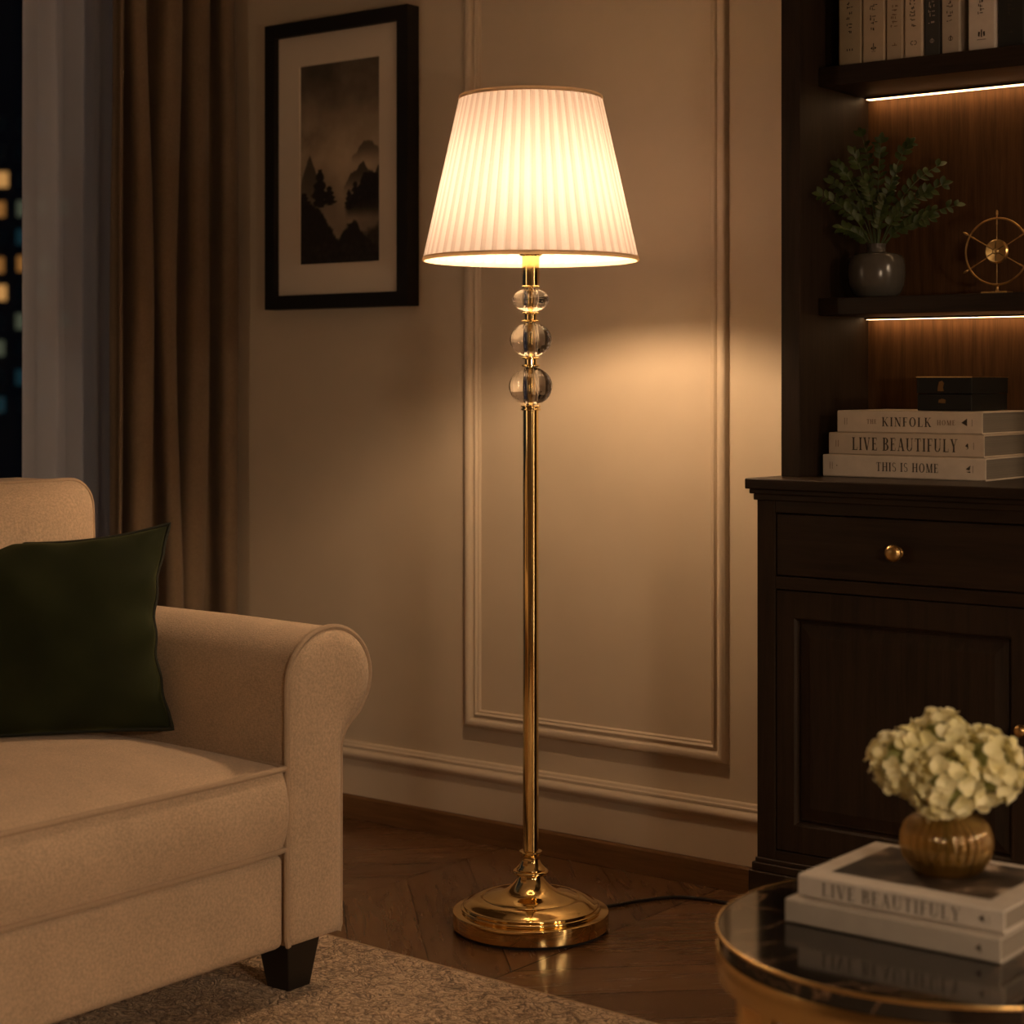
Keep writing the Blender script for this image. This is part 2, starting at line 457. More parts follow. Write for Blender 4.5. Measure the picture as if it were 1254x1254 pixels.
# ------------------------------------------------------------------ city outside
BWALL = plain('night_facade', (.012, .016, .024), .7, var=.3, vs=.3)
LIT = [emit('lit_window_amber', (1, .45, .13), .62), emit('lit_window_orange', (1, .38, .09), .30), emit('lit_window_pale', (.62, .62, .38), .11), emit('lit_window_blue', (.12, .40, .50), .05), emit('window_dim', (.10, .17, .24), .008)]
RV, FV = Vector((.789, .614, 0)), Vector((-.614, .789, 0))
def tower(cx, cy, wdt, z0, z1, depth, cols, rows, zt, pitch, seed, label, lits, top):
    root = thing('apartment_tower', (cx, cy, z0), label, 'building', 'towers across the street')
    c = Vector((cx, cy, 0)); bm = NB()
    def P(u, d, z): p = c + RV*u + FV*d; return (p.x, p.y, z)
    h = wdt/2
    vs = [bm.verts.new(P(*q)) for q in ((-h,0,z0),(h,0,z0),(h,depth,z0),(-h,depth,z0),(-h,0,z1),(h,0,z1),(h,depth,z1),(-h,depth,z1))]
    for f in ((0,3,2,1),(4,5,6,7),(0,1,5,4),(1,2,6,5),(2,3,7,6),(3,0,4,7)): bm.faces.new([vs[i] for i in f])
    obj('facade', bm, BWALL, root, smooth=False)
    bm = NB(); 
    vs = [bm.verts.new(P(*q)) for q in ((-h*.6,2,z1),(h*.2,2,z1),(h*.2,depth-2,z1),(-h*.6,depth-2,z1),(-h*.6,2,z1+3),(h*.2,2,z1+3),(h*.2,depth-2,z1+3),(-h*.6,depth-2,z1+3))]
    for f in ((0,3,2,1),(4,5,6,7),(0,1,5,4),(1,2,6,5),(2,3,7,6),(3,0,4,7)): bm.faces.new([vs[i] for i in f])
    obj('roof_house', bm, BWALL, root, smooth=False)
    rnd = random.Random(seed); ww = wdt/cols
    for r_ in range(rows):
        for k in range(cols):
            u0 = -h + ww*k + ww*rnd.uniform(.18, .34); u1 = u0+ww*rnd.uniform(.38, .58); zz = zt - r_*pitch + pitch*rnd.uniform(-.03, .06)
            key = lits.get((k, r_))
            mi = key if key is not None else (4 if rnd.random() < .8 else 3)
            bm = NB(); d0, d1 = -.04, -.10
            vs = [bm.verts.new(P(*q)) for q in ((u0,d0,zz),(u1,d0,zz),(u1,d0,zz+pitch*.55),(u0,d0,zz+pitch*.55),(u0,d1,zz),(u1,d1,zz),(u1,d1,zz+pitch*.55),(u0,d1,zz+pitch*.55))]
            for f in ((0,1,2,3),(4,7,6,5),(0,4,5,1),(1,5,6,2),(2,6,7,3),(3,7,4,0)): bm.faces.new([vs[i] for i in f])
            obj('window', bm, LIT[mi], root, smooth=False)
# near tower, about 180 m away: 8 columns; columns 3..6 fall in the strip of bare glass and behind the sheer
c0 = RV*(-45.6) + FV*180
tower(c0.x, c0.y, 16.4, -60, 40, 16, 8, 11, 24.6, 2.66, 5, 'dark tower with scattered amber windows seen through the bare glass at left', 
      {(2,2):0,(2,3):1,(2,5):1,(2,6):0,(3,3):2,(3,5):1,(3,7):2,(3,2):4,(3,6):4,(4,5):2,(4,3):2,(4,6):2,(2,8):2,(3,9):3,(2,10):3,(1,2):0,(0,4):1,(1,7):0,(5,3):2,(6,6):1,(5,7):2}, 40)
c1 = RV*(-38.0) + FV*260
tower(c1.x, c1.y, 18, -60, 30, 18, 6, 9, 12.0, 3.4, 9, 'more distant dark tower behind the sheer curtain', {(1,1):2,(2,3):0,(4,5):2,(3,6):1,(1,7):2}, 30)

# ------------------------------------------------------------------ rug
RUGM = Matrix.Translation((-2.1, 2.563, 0)) @ Matrix.Rotation(math.radians(-2.4), 4, 'Z') @ Matrix.Translation((2.1, -2.595, 0))
def rug():
    bm = NB(); x0, x1, y0, y1, h = -2.78, -.35, .35, 2.595, .013
    box(bm, x0, x1, y0, y1, .0005, h)
    bm.transform(RUGM)
    return bm
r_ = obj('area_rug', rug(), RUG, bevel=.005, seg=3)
tag(r_, 'beige textured area rug under the sofa and the round table', 'rug')
RBIND = fabric('rug_binding', (.42, .29, .17))
for yy in (2.596, .349):
    b = tube(NB(), [(-2.78, yy, .007), (-.35, yy, .007)], .006, 8); b.transform(RUGM)
    obj('edge_binding', b, RBIND, r_)

# ------------------------------------------------------------------ sofa
def P2(prof): return prof
sofa = thing('sofa', (-2.68, 1.5, 0), 'oat linen sofa with a rolled arm and dark tapered legs, at left under the window', 'sofa')
SF, SB, AY = -2.235, -3.12, 2.262
def arm_section(n=26):
    cy, cz, ry, rz = AY+.102, .535, .102, .090
    pts = [(AY+.004, .10), (AY, .112), (AY, .25), (AY, .40)]
    for i in range(n+1):
        a = math.radians(180 - (180+52)*i/n)
        pts.append((cy+ry*math.cos(a), cz+rz*math.sin(a)))
    ey, ez = pts[-1]
    # fillet back to the upright outer face
    oy = AY+.129
    pts += [tuple(Vector((ey, ez)).lerp(Vector((oy, .418)), s) + Vector((-.006*math.sin(PI*s), .004*math.sin(PI*s)))) for s in (.25, .5, .75)]
    pts += [(oy, .418), (oy, .36), (oy, .25), (oy, .112), (oy-.004, .10)]
    return pts
def make_arm(mirror=None):
    sec = arm_section()
    f = (lambda y: y) if mirror is None else (lambda y: 2*mirror-y)
    cy = sum(p[0] for p in sec)/len(sec); cz = .36
    bm = NB(); rings = []
    xs = [(SF-.006, 0.0), (SF-.018, -.0), (SF-.05, 0.0), (SF-.25, .003), (SF-.5, .003), (SB+.1, 0)]
    for (x, puff) in xs:
        ring = []
        for (y, z) in sec:
            dy, dz = (y-cy), (z-cz); k = math.hypot(dy, dz) or 1
            ring.append(bm.verts.new((x, f(y+puff*dy/k), z+puff*dz/k)))
        rings.append(ring)
    # crowned front panel
    n = len(sec)
    for (x, s) in ((SF+.004, .93), (SF+.009, .70), (SF+.011, .35)):
        ring = []
        for (y, z) in sec:
            if z > .43: c_ = (AY+.100, .535)
            else: c_ = (AY+.066, z)
            if z < .16: c_ = (AY+.066, .16+(z-.16)*.2)
            ring.append(bm.verts.new((x, f(c_[0]+(y-c_[0])*s), c_[1]+(z-c_[1])*s)))
        rings.insert(0, ring)
    for A, B in zip(rings, rings[1:]):
        for i in range(n):
            j = (i+1) % n
            bm.faces.new((A[i], A[j], B[j], B[i]))
    bm.faces.new(rings[0]); bm.faces.new(list(reversed(rings[-1])))
    bmesh.ops.recalc_face_normals(bm, faces=bm.faces)
    a = obj('arm', bm, SOFA, sofa, sharp=60)
    pts = [(SF-.002, f(y), z) for (y, z) in sec]
    obj('piping', tube(NB(), pts, .0052, 8), SOFA_P, a)
    return a
make_arm(); make_arm(1.40)

def cushion(bm, x0, x1, y0, y1, z0, z1, crown, rad=.02, nx=22, ny=26, front_bulge=.0):
    """upholstered block: superellipse plan, rounded edges, crowned top"""
    def prof(u):  # 1 at middle, 0 at border
        return max(0.0, 1-abs(u)**2.6)
    top, bot = [], []
    for i in range(nx+1):
        rt, rb = [], []
        for j in range(ny+1):
            u, v = -1+2*i/nx, -1+2*j/ny
            # pull corner in slightly
            cr = (abs(u)*abs(v))**10*.018
            x = (x0+x1)/2 + (x1-x0)/2*u*(1-cr); y = (y0+y1)/2+(y1-y0)/2*v*(1-cr)
            z = z1 + crown*(prof(u)*prof(v))**.62
            rt.append(bm.verts.new((x, y, z))); rb.append(bm.verts.new((x, y, z0 - crown*.0*(prof(u)*prof(v)))))
        top.append(rt); bot.append(rb)
    for i in range(nx):
        for j in range(ny):
            bm.faces.new((top[i][j], top[i+1][j], top[i+1][j+1], top[i][j+1]))
            bm.faces.new((bot[i][j], bot[i][j+1], bot[i+1][j+1], bot[i+1][j]))
    loopT = [top[i][0] for i in range(nx+1)] + [top[nx][j] for j in range(1, ny+1)] + [top[i][ny] for i in range(nx-1, -1, -1)] + [top[0][j] for j in range(ny-1, 0, -1)]
    loopB = [bot[i][0] for i in range(nx+1)] + [bot[nx][j] for j in range(1, ny+1)] + [bot[i][ny] for i in range(nx-1, -1, -1)] + [bot[0][j] for j in range(ny-1, 0, -1)]
    cx, cy = (x0+x1)/2, (y0+y1)/2
    mids = []
    K = 5
    prev = loopT
    for k in range(1, K):
        s = k/K; bl = .017*math.sin(PI*s)
        ring = []
        for a, c_ in zip(loopT, loopB):
            p = a.co.lerp(c_.co, s); 
            dx = 1 if p.x > cx else -1; 
            onx = abs(abs(p.x-cx)-(x1-x0)/2) < .02; ony = abs(abs(p.y-cy)-(y1-y0)/2) < .02
            if onx: p.x += bl*dx
            if ony and not onx: p.y += bl*.1*(1 if p.y > cy else -1)
            ring.append(bm.verts.new(p))
        mids.append(ring)
    rings = [loopT]+mids+[loopB]
    m = len(loopT)
    for A, B in zip(rings, rings[1:]):
        for i in range(m):
            j = (i+1) % m
            bm.faces.new((A[i], B[i], B[j], A[j]))
    bmesh.ops.recalc_face_normals(bm, faces=bm.faces)
    return [v.co.copy() for v in loopT], [v.co.copy() for v in loopB]

def rounded_loop(y0, y1, z0, z1, r, n=6, puff=0):
    pts = []
    for (cy, cz, a0) in ((y1-r, z1-r, 0), (y0+r, z1-r, 90), (y0+r, z0+r, 180), (y1-r, z0+r, 270)):
        for i in range(n+1):
            a = math.radians(a0+90*i/n); pts.append((cy+r*math.cos(a), cz+r*math.sin(a)))
    return pts

# base
b = NB(); box(b, SB+.04, SF-.004, 2*1.40-AY+.002, AY-.002, .098, .256)
obj('base', b, SOFA, sofa, bevel=.014, seg=4)
for (y0, y1) in ((1.402, AY-.003), (.542, 1.398)):
    b = NB(); lt, lb = cushion(b, -2.86, SF+.006, y0, y1, .263, .402, .042)
    sc_ = obj('seat_cushion', b, SOFA, sofa, sharp=60, bevel=.006, seg=3, angle=50)
    obj('piping', tube(NB(), [p+Vector((.002, 0, -.001)) for p in lt], .0056, 8, closed=True), SOFA_P, sc_)
    obj('piping', tube(NB(), [p+Vector((.002, 0, .003)) for p in lb], .0056, 8, closed=True), SOFA_P, sc_)
# back
b = NB(); box(b, SB, -2.955, 2*1.40-(AY+.125), AY+.125, .10, .80)
obj('back_frame', b, SOFA, sofa, bevel=.035, seg=5)
def back_cushion(y0, y1):
    bm = NB(); z0, z1 = .452, .863
    rings = []
    # puffed block between x=-2.95 and x=-2.73, rounded corners
    lv = [(x_-.002, s_, q_) for x_, s_, q_ in [(-2.950, .86, .0), (-2.935, .97, 0), (-2.90, 1.0, 0), (-2.78, 1.0, 0), (-2.745, 1.0, 0), (-2.735, .985, 0), (-2.715, .90, 0), (-2.698, .70, 0), (-2.690, .40, 0)]]
    cy, cz = (y0+y1)/2, (z0+z1)/2
    for (x, s, _) in lv:
        lp = rounded_loop(y0, y1, z0, z1, .05, 7)
        ring = []
        for (y, z) in lp:
            w = .006*math.sin(23*z+5*y)
            bul = .012*math.cos((y-cy)/(y1-y0)*PI)
            ring.append(bm.verts.new((x-.10*max(0, (z-z0))*.35, cy+(y-cy)*s+w*.4, cz+(z-cz)*s+(bul if z > cz else 0))))
        rings.append(ring)
    m = len(rings[0])
    for A, B in zip(rings, rings[1:]):
        for i in range(m):
            j = (i+1) % m
            bm.faces.new((A[i], A[j], B[j], B[i]))
    bm.faces.new(rings[0]); bm.faces.new(list(reversed(rings[-1])))
    bmesh.ops.recalc_face_normals(bm, faces=bm.faces)
    pip = [v.co.copy() for v in rings[4]]
    o = obj('back_cushion', bm, SOFA, sofa, sharp=70)
    obj('piping', tube(NB(), pip, .0045, 8, closed=True), SOFA_P, o)
back_cushion(1.405, 2.285); back_cushion(.543, 1.396)
for (x, y, zb) in ((-2.292, 2.322, .0135), (-2.292, .478, .0135), (-3.05, 2.322, 0), (-3.05, .478, 0)):
    b = NB(); taper(b, (x+.004, y-.004, zb), (.026, .026), (x, y, .0985), (.037, .040))
    obj('leg', b, BLACKWOOD, sofa, smooth=False, bevel=.002)

# ------------------------------------------------------------------ pillow
def pillow():
    root = thing('throw_pillow', (-2.62, 2.08, .445), 'dark green velvet throw pillow with piped edge leaning in the sofa corner', 'pillow')
    B = Vector((-2.490, 2.238, .440)); T = Vector((-2.570, 2.303, .790))
    up = (T-B); H = up.length; up.normalize()
    left = Vector((-.58, -.81, -.005)).normalized()
    nrm = left.cross(up).normalized()
    if nrm.x < 0: nrm = -nrm
    Wd = .45; N = 56; TH = .062
    bm = NB()
    def pt(u, v, side):
        # u: 0 right .. 1 left, v: 0 bottom .. 1 top
        a, b_ = 2*u-1, 2*v-1
        pin_u = .030*(1-abs(b_)**2.0); pin_v = (.030 if b_ > 0 else .006)*(1-abs(a)**2.2)
        au = a*(1-pin_u*2/Wd*(abs(a)**3)); bv = b_*(1-pin_v*2/H*(abs(b_)**3))
        th = TH*(max(0, 1-abs(a)**2.4)*max(0, 1-abs(b_)**2.4))**.55
        # creases near the right and bottom edges
        e = math.exp(-((1-abs(a))/.22)**2); e2 = math.exp(-((1-abs(b_))/.2)**2)
        cr = .010*e*math.sin(b_*11+1.3*a*3+2.2*noise.noise((b_*2, a*2, 1)))*(1-abs(b_)**4) + .006*e2*math.sin(a*13+.8)*(1-abs(a)**4)
        cr += .010*noise.noise((a*2.2, b_*2.2, 4))*(1-a*a)*(1-b_*b_)
        edge = .002*e*math.sin(b_*16)*(1-abs(b_)**4)
        p = (B+T)/2 + left*(Wd/2)*(1+au) + up*(H/2)*bv + left*edge
        p = p + nrm*(side*th + cr*min(1, th/.02))
        return p
    g = {}
    for s in (1, -1):
        for i in range(N+1):
            for j in range(N+1):
                if s == -1 and (i in (0, N) or j in (0, N)): g[s, i, j] = g[1, i, j]
                else: g[s, i, j] = bm.verts.new(pt(i/N, j/N, s))
        for i in range(N):
            for j in range(N):
                q = (g[s,i,j], g[s,i+1,j], g[s,i+1,j+1], g[s,i,j+1])
                bm.faces.new(q if s == 1 else tuple(reversed(q)))
    bmesh.ops.recalc_face_normals(bm, faces=bm.faces)
    per = [g[1,i,0].co.copy() for i in range(N)] + [g[1,N,j].co.copy() for j in range(N)] + [g[1,i,N].co.copy() for i in range(N, 0, -1)] + [g[1,0,j].co.copy() for j in range(N, 0, -1)]
    obj('cover', bm, GREEN, root, sharp=None)
    obj('piping', tube(NB(), per, .0038, 8, closed=True), GREEN_P, root)
pillow()

# ------------------------------------------------------------------ picture
def picture():
    x0, x1, z0, z1, yf = -3.352, -2.885, 1.221, 1.921, 3.312
    root = thing('picture_frame', ((x0+x1)/2, WY, z0), 'black framed misty landscape with a wide cream mat on the wall left of the lamp', 'picture')
    w = .034
    bm = NB(); lo = []
    for (i, y) in ((0, WY-.001), (0, yf), (w, yf), (w, yf+.018), (w-.004, yf+.018), (w-.004, WY-.001)):
        lo.append([bm.verts.new(c) for c in ((x0+i, y, z0+i), (x1-i, y, z0+i), (x1-i, y, z1-i), (x0+i, y, z1-i))])
    for A, B in zip(lo, lo[1:]+lo[:1]):
        for k in range(4):
            l = (k+1) % 4; bm.faces.new((A[k], A[l], B[l], B[k]))
    bmesh.ops.recalc_face_normals(bm, faces=bm.faces)
    obj('frame', bm, FRAMEB, root, smooth=False, bevel=.0012)
    ax0, ax1, az0, az1 = x0+w+.070, x1-w-.068, z0+w+.073, z1-w-.073
    bm = NB(); lo = []
    ym = yf+.016
    for (a, y) in (((x0+w-.001, x1-w+.001, z0+w-.001, z1-w+.001), ym), ((ax0, ax1, az0, az1), ym), ((ax0+.002, ax1-.002, az0+.002, az1-.002), ym+.003)):
        lo.append([bm.verts.new(c) for c in ((a[0], y, a[2]), (a[1], y, a[2]), (a[1], y, a[3]), (a[0], y, a[3]))])
    for A, B in zip(lo, lo[1:]):
        for k in range(4):
            l = (k+1) % 4; bm.faces.new((A[k], A[l], B[l], B[k]))
    obj('mat', bm, MAT_BOARD, root, smooth=False)
    # printed landscape: a tone per vertex of a fine sheet
    NU, NV = 130, 240
    rnd = random.Random(3)
    def fb(x, y, s, o=4): return noise.fractal((x*s, y*s, 3.7), 1.0, 2.0, o)
    def ss(a, b, x):
        t_ = max(0, min(1, (x-a)/(b-a))); return t_*t_*(3-2*t_)
    def tone(u, v):   # u 0..1 left-right, v 0..1 bottom-top
        y = v*1.85
        g = .30 + .10*ss(.35, .55, v)*(1-ss(.55, 1.0, v)) - .12*ss(.6, 1, v)
        g += .10*math.exp(-((u-.62)/.3)**2-((v-.42)/.22)**2)
        g += .06*fb(u, y, 3.2)
        g -= .07*math.exp(-((u-.12)/.22)**2-((v-.62)/.07)**2)*(1+fb(u, y, 7))
        def over(g, m, c): return g*(1-m)+c*m
        def peak(cu, cv, wd, ht, c, fade, g):
            top = cv + ht*(1-min(1, abs(u-cu)/wd)**1.15) + .022*fb(u, 1, 14) if abs(u-cu) < wd else -1
            m = ss(0, .012, top-v)*ss(cv-fade, cv+ht*.6, v) if top > 0 else 0
            return over(g, .85*m, c)
        g = peak(.86, .52, .20, .10, .20, .05, g)
        g = peak(.12, .40, .13, .14, .16, .18, g)
        g = peak(.80, .385, .24, .115, .115, .06, g)
        g = peak(1.0, .40, .10, .08, .09, .05, g)
        # right wooded mass
        top = .30+.13*ss(.58, .86, u)+.03*fb(u, y, 12)
        m = ss(-.012, .012, top-v)*ss(.55, .62, u)*ss(.20, .29, v)
        g = over(g, .92*m, .035+.02*fb(u, y, 30))
        # foreground banks
        top = .30-.22*ss(.12, .62, u)+.02*fb(u, y, 16)
        g = over(g, .95*ss(-.01, .015, top-v), .026+.015*fb(u, y, 26))
        top = .05+.15*math.exp(-((u-.66)/.20)**2)+.02*fb(u+3, y, 14)
        g = over(g, .95*ss(-.01, .015, top-v), .022+.012*fb(u, y, 26))
        top = .12+.07*ss(.7, 1, u)+.02*fb(u+5, y, 12)
        g = over(g, .8*ss(-.01, .04, top-v), .06+.05*fb(u, y, 18))
        # pine at left
        for (cu, base, tp, wd) in ((.25, .28, .475, .10), (.37, .29, .385, .085), (.04, .28, .36, .09), (.62, .26, .36, .05), (.70, .28, .40, .06), (.83, .30, .44, .10), (.95, .30, .43, .10)):
            if base < v < tp:
                t_ = (tp-v)/(tp-base)
                hw = wd*(.18+.82*t_**.8)*(.72+.55*abs(math.sin(t_*13+cu*9)))*(1-.55*ss(.82, 1, t_)) + (.035*fb(u+cu, y, 26)+.018*fb(u, y+cu, 60))*t_
                g = over(g, .93*ss(-.012, .012, hw-abs(u-cu)), max(.012, .026+.03*fb(u, y, 45)))
        return max(.012, g)
    bm = NB(); cl = bm.loops.layers.color.new('tone'); grid = []
    for j in range(NV+1):
        grid.append([bm.verts.new((ax0+.002+(ax1-ax0-.004)*i/NU, ym+.003, az0+.002+(az1-az0-.004)*j/NV)) for i in range(NU+1)])
    tv = [[tone(i/NU, j/NV) for i in range(NU+1)] for j in range(NV+1)]
    for j in range(NV):
        for i in range(NU):
            f = bm.faces.new((grid[j][i], grid[j][i+1], grid[j+1][i+1], grid[j+1][i]))
            for lp, (a, c) in zip(f.loops, ((j,i),(j,i+1),(j+1,i+1),(j+1,i))):
                g = tv[a][c]; lp[cl] = (g, g, g, 1)
    t = NT('misty_landscape_print')
    at = t.n('ShaderNodeVertexColor'); at.layer_name = 'tone'
    c = t.mix(1.0, at.outputs[0], (3.0, 2.35, 1.65), 'MULTIPLY')
    t.bsdf(c, .8, 0)
    obj('landscape_print', bm, t.m, root, smooth=False)
picture()

# ------------------------------------------------------------------ floor lamp
LXP, LYP = -2.192, 2.875
lamp = thing('floor_lamp', (LXP, LYP, 0), 'tall brass floor lamp with glowing pleated cream shade and three crystal balls', 'lamp')
def Lz(prof, m, name, seg=72, parent=None, sharp=35, smooth=True):
    return obj(name, lathe(NB(), prof, seg, (LXP, LYP, 0)), m, parent or lamp, sharp=sharp, smooth=smooth)
Lz([(0, .0005), (.142, .0005), (.144, .007), (0, .007)], plain('black_felt', (.01, .01, .01), .9), 'felt_foot')
def rnd_c(r, z, k, a0, a1, n=4):
    return [(r+k*math.cos(math.radians(a0+(a1-a0)*i/n)), z+k*math.sin(math.radians(a0+(a1-a0)*i/n))) for i in range(n+1)]
base_prof = [(0, .007), (.146, .007)] + rnd_c(.1475, .0085, .0015, -60, 0) + rnd_c(.1475, .0350, .0015, 0, 90) \
    + [(.134, .0370), (.1325, .0372)] + rnd_c(.1305, .0402, .003, -60, 75, 5) + [(.1290, .0436)] + rnd_c(.1265, .0462, .0028, -50, 75, 5) + [(.1250, .0492)] \
    + [(.1235-.0300*s, .0500+.0118*math.sin(s*PI/2)) for s in (0, .12, .3, .5, .7, .9, 1)] \
    + [(.0928, .0618), (.0920, .0606), (.0912, .0618)] \
    + [(.0905, .0622), (.080, .0655), (.068, .0683), (.058, .0708), (.050, .0740), (.043, .0785), (.036, .0845), (.030, .0905), (.0255, .0965), (.0235, .1010), (.0232, .1030)] \
    + [(.027, .1035), (.0300, .1050)] + rnd_c(.0300, .1090, .004, -60, 90, 6) + [(.027, .1135), (.0265, .1150), (.0280, .1160), (.0268, .1175)] \
    + [(.0240, .1200), (.0205, .1245), (.0180, .1300), (.0172, .1345), (.0178, .1400), (.0195, .1440), (.0215, .1465), (.0215, .1485), (.0190, .1492), (0, .1492)]
Lz(base_prof, GOLD, 'base', 96, sharp=32)
Lz([(0, .1485), (.0148, .1485), (.0148, .992), (0, .992)], GOLD, 'pole', 48)
def collar(z0, z1, r, w):
    h = z1-z0; e = min(.0035, h*.3)
    return [(0, z0)] + [(r-.003, z0)] + rnd_c(r-.002, z0+e*.6, .002, -60, 60, 3) + [(w, z0+e*1.3), (w, z1-e*1.3)] + rnd_c(r-.002, z1-e*.6, .002, -60, 60, 3) + [(r-.003, z1), (0, z1)]
Lz(collar(.990, .9995, .0195, .0165), GOLD, 'collar', 48)
def ball(zc, R, hv, p, name='crystal_ball', seg=18, rings=9, hole=.0098):
    prof = []
    for i in range(rings+1):
        a = -PI/2*.86 + PI*.86*i/rings
        prof.append((R*max(.001, math.cos(a))**p, hv*math.sin(a)/math.sin(PI/2*.86)))
    outer = [(r, zc+z) for r, z in prof]
    full = [(hole, outer[0][1])] + outer + [(hole, outer[-1][1])]
    bm = NB(); rr = []
    for (r, z) in full:
        rr.append([bm.verts.new((LXP+r*math.cos(2*PI*(i+.3)/seg), LYP+r*math.sin(2*PI*(i+.3)/seg), z)) for i in range(seg)])
    loops = rr+[rr[0]]
    for A, B in zip(loops, loops[1:]):
        for i in range(seg):
            j = (i+1) % seg; bm.faces.new((A[i], A[j], B[j], B[i]))
    bmesh.ops.recalc_face_normals(bm, faces=bm.faces)
    return obj(name, bm, CRYSTAL, lamp, smooth=True, sharp=8)
ball(1.0362, .0420, .0362, 1.0, seg=30, rings=13)
ball(1.1252, .0405, .0325, 1.0, seg=30, rings=13)
ball(1.2010, .0358, .0228, 1.12, seg=36, rings=13)
Lz(collar(1.0732, 1.0918, .0178, .0118), GOLD, 'collar', 48)
Lz(collar(1.1585, 1.1775, .0178, .0118), GOLD, 'collar', 48)
Lz([(0, .9995), (.0062, .9995), (.0062, 1.226), (0, 1.226)], GOLD, 'inner_rod', 24)
Lz([(0, 1.2245), (.0172, 1.2245), (.0178, 1.2262), (.0165, 1.2280), (.0165, 1.2845), (.0215, 1.2860), (.0222, 1.2885), (.0200, 1.2910), (.0160, 1.2915), (.0160, 1.345), (0, 1.345)], GOLD, 'socket_tube', 48)
BULB_Z = 1.392
bulb_prof = [(0, 1.345), (.0135, 1.345), (.0140, 1.352)] + [(.0280*math.sin(math.radians(a)), BULB_Z+.003-.0290*math.cos(math.radians(a))) for a in range(38, 180, 12)] + [(0, BULB_Z+.032)]
LAMPC = (1.0, .65, .37)
Lz(bulb_prof, emit('bulb_glow', LAMPC, 560), 'bulb', 24)
# shade
NP = 54; ZB, ZT, RB, RT = 1.279, 1.586, .2045, .1355
def shade():
    bm = NB(); uvl = bm.loops.layers.uv.new('UVMap')
    sub = 10; n = NP*sub; NZ = 10; rings = []
    for k in range(NZ+1):
        s = k/NZ; z = ZB+(ZT-ZB)*s; r = RB+(RT-RB)*s
        ring = []
        for i in range(n):
            f = (i % sub)/sub
            off = .0030*(f/.12 if f < .12 else (1-(f-.12)/.88)) - .0014
            a = 2*PI*i/n
            ring.append(bm.verts.new((LXP+(r+off)*math.cos(a), LYP+(r+off)*math.sin(a), z)))
        rings.append(ring)
    for k in range(NZ):
        for i in range(n):
            j = (i+1) % n
            f = bm.faces.new((rings[k][i], rings[k][j], rings[k+1][j], rings[k+1][i]))
            for lp, (ii, kk) in zip(f.loops, ((i,k),(i+1,k),(i+1,k+1),(i,k+1))): lp[uvl].uv = (ii/n, kk/NZ)
    return bm
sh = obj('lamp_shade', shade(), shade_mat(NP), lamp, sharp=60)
def trim_m():
    t = NT('shade_trim_cloth')
    d = t.n('ShaderNodeBsdfDiffuse'); d.inputs[0].default_value = (.70, .58, .44, 1)
    tl = t.n('ShaderNodeBsdfTranslucent'); tl.inputs[0].default_value = (.62, .50, .36, 1)
    m = t.n('ShaderNodeMixShader'); m.inputs[0].default_value = .48
    t.l(d.outputs[0], m.inputs[1]); t.l(tl.outputs[0], m.inputs[2]); t.l(m.outputs[0], t.out.inputs[0]); return t.m
TRIMC = trim_m()
def band(z, r, h, slope):
    return [(r-.0012, z-h), (r+.0022, z-h), (r+.0030, z-h*.5), (r+.0022-slope*h, z+h), (r-.0012-slope*h, z+h), (r-.0012, z-h)]
SL = (RB-RT)/(ZT-ZB)
obj('trim_band', lathe(NB(), band(ZB, RB, .0042, SL), 132, (LXP, LYP, 0)), TRIMC, sh, sharp=60)
obj('trim_band', lathe(NB(), band(ZT, RT, .0036, SL), 132, (LXP, LYP, 0)), TRIMC, sh, sharp=60)
b = NB()
ringp = [(LXP+(RT-.004)*math.cos(2*PI*i/48), LYP+(RT-.004)*math.sin(2*PI*i/48), ZT-.004) for i in range(48)]
tube(b, ringp, .0016, 6, closed=True)
for k in range(3):
    a = 2*PI*k/3+.5
    tube(b, bez((LXP+(RT-.004)*math.cos(a), LYP+(RT-.004)*math.sin(a), ZT-.004), (LXP+.07*math.cos(a), LYP+.07*math.sin(a), ZT-.03), (LXP+.010*math.cos(a), LYP+.010*math.sin(a), ZT-.03), 6), .0016, 6)
    tube(b, bez((LXP+.010*math.cos(a), LYP+.010*math.sin(a), ZT-.03), (LXP+.075*math.cos(a), LYP+.075*math.sin(a), 1.44), (LXP+.0155*math.cos(a), LYP+.0155*math.sin(a), 1.335), 8), .0014, 6)
obj('shade_fitter', b, GOLD_S, lamp)
# cord on the floor
cp = [(-2.168, 3.018, .016), (-2.164, 3.05, .0065), (-2.150, 3.09, .0040), (-2.122, 3.16, .0040), (-2.085, 3.218, .0040), (-2.03, 3.240, .0040), (-1.97, 3.243, .0040), (-1.90, 3.235, .0040), (-1.83, 3.25, .0040), (-1.745, 3.30, .0040)]
def smooth_path(p, n=6):
    out = []; P = [Vector(q) for q in p]
    for i in range(len(P)-1):
        p0, p1, p2, p3 = P[max(i-1, 0)], P[i], P[i+1], P[min(i+2, len(P)-1)]
        for k in range(n):
            t_ = k/n
            out.append(.5*((2*p1)+(-p0+p2)*t_+(2*p0-5*p1+4*p2-p3)*t_*t_+(-p0+3*p1-3*p2+p3)*t_**3))
    return out+[P[-1]]
obj('power_cord', tube(NB(), smooth_path(cp), .0034, 8), plain('black_cord', (.012, .010, .009), .5), lamp)

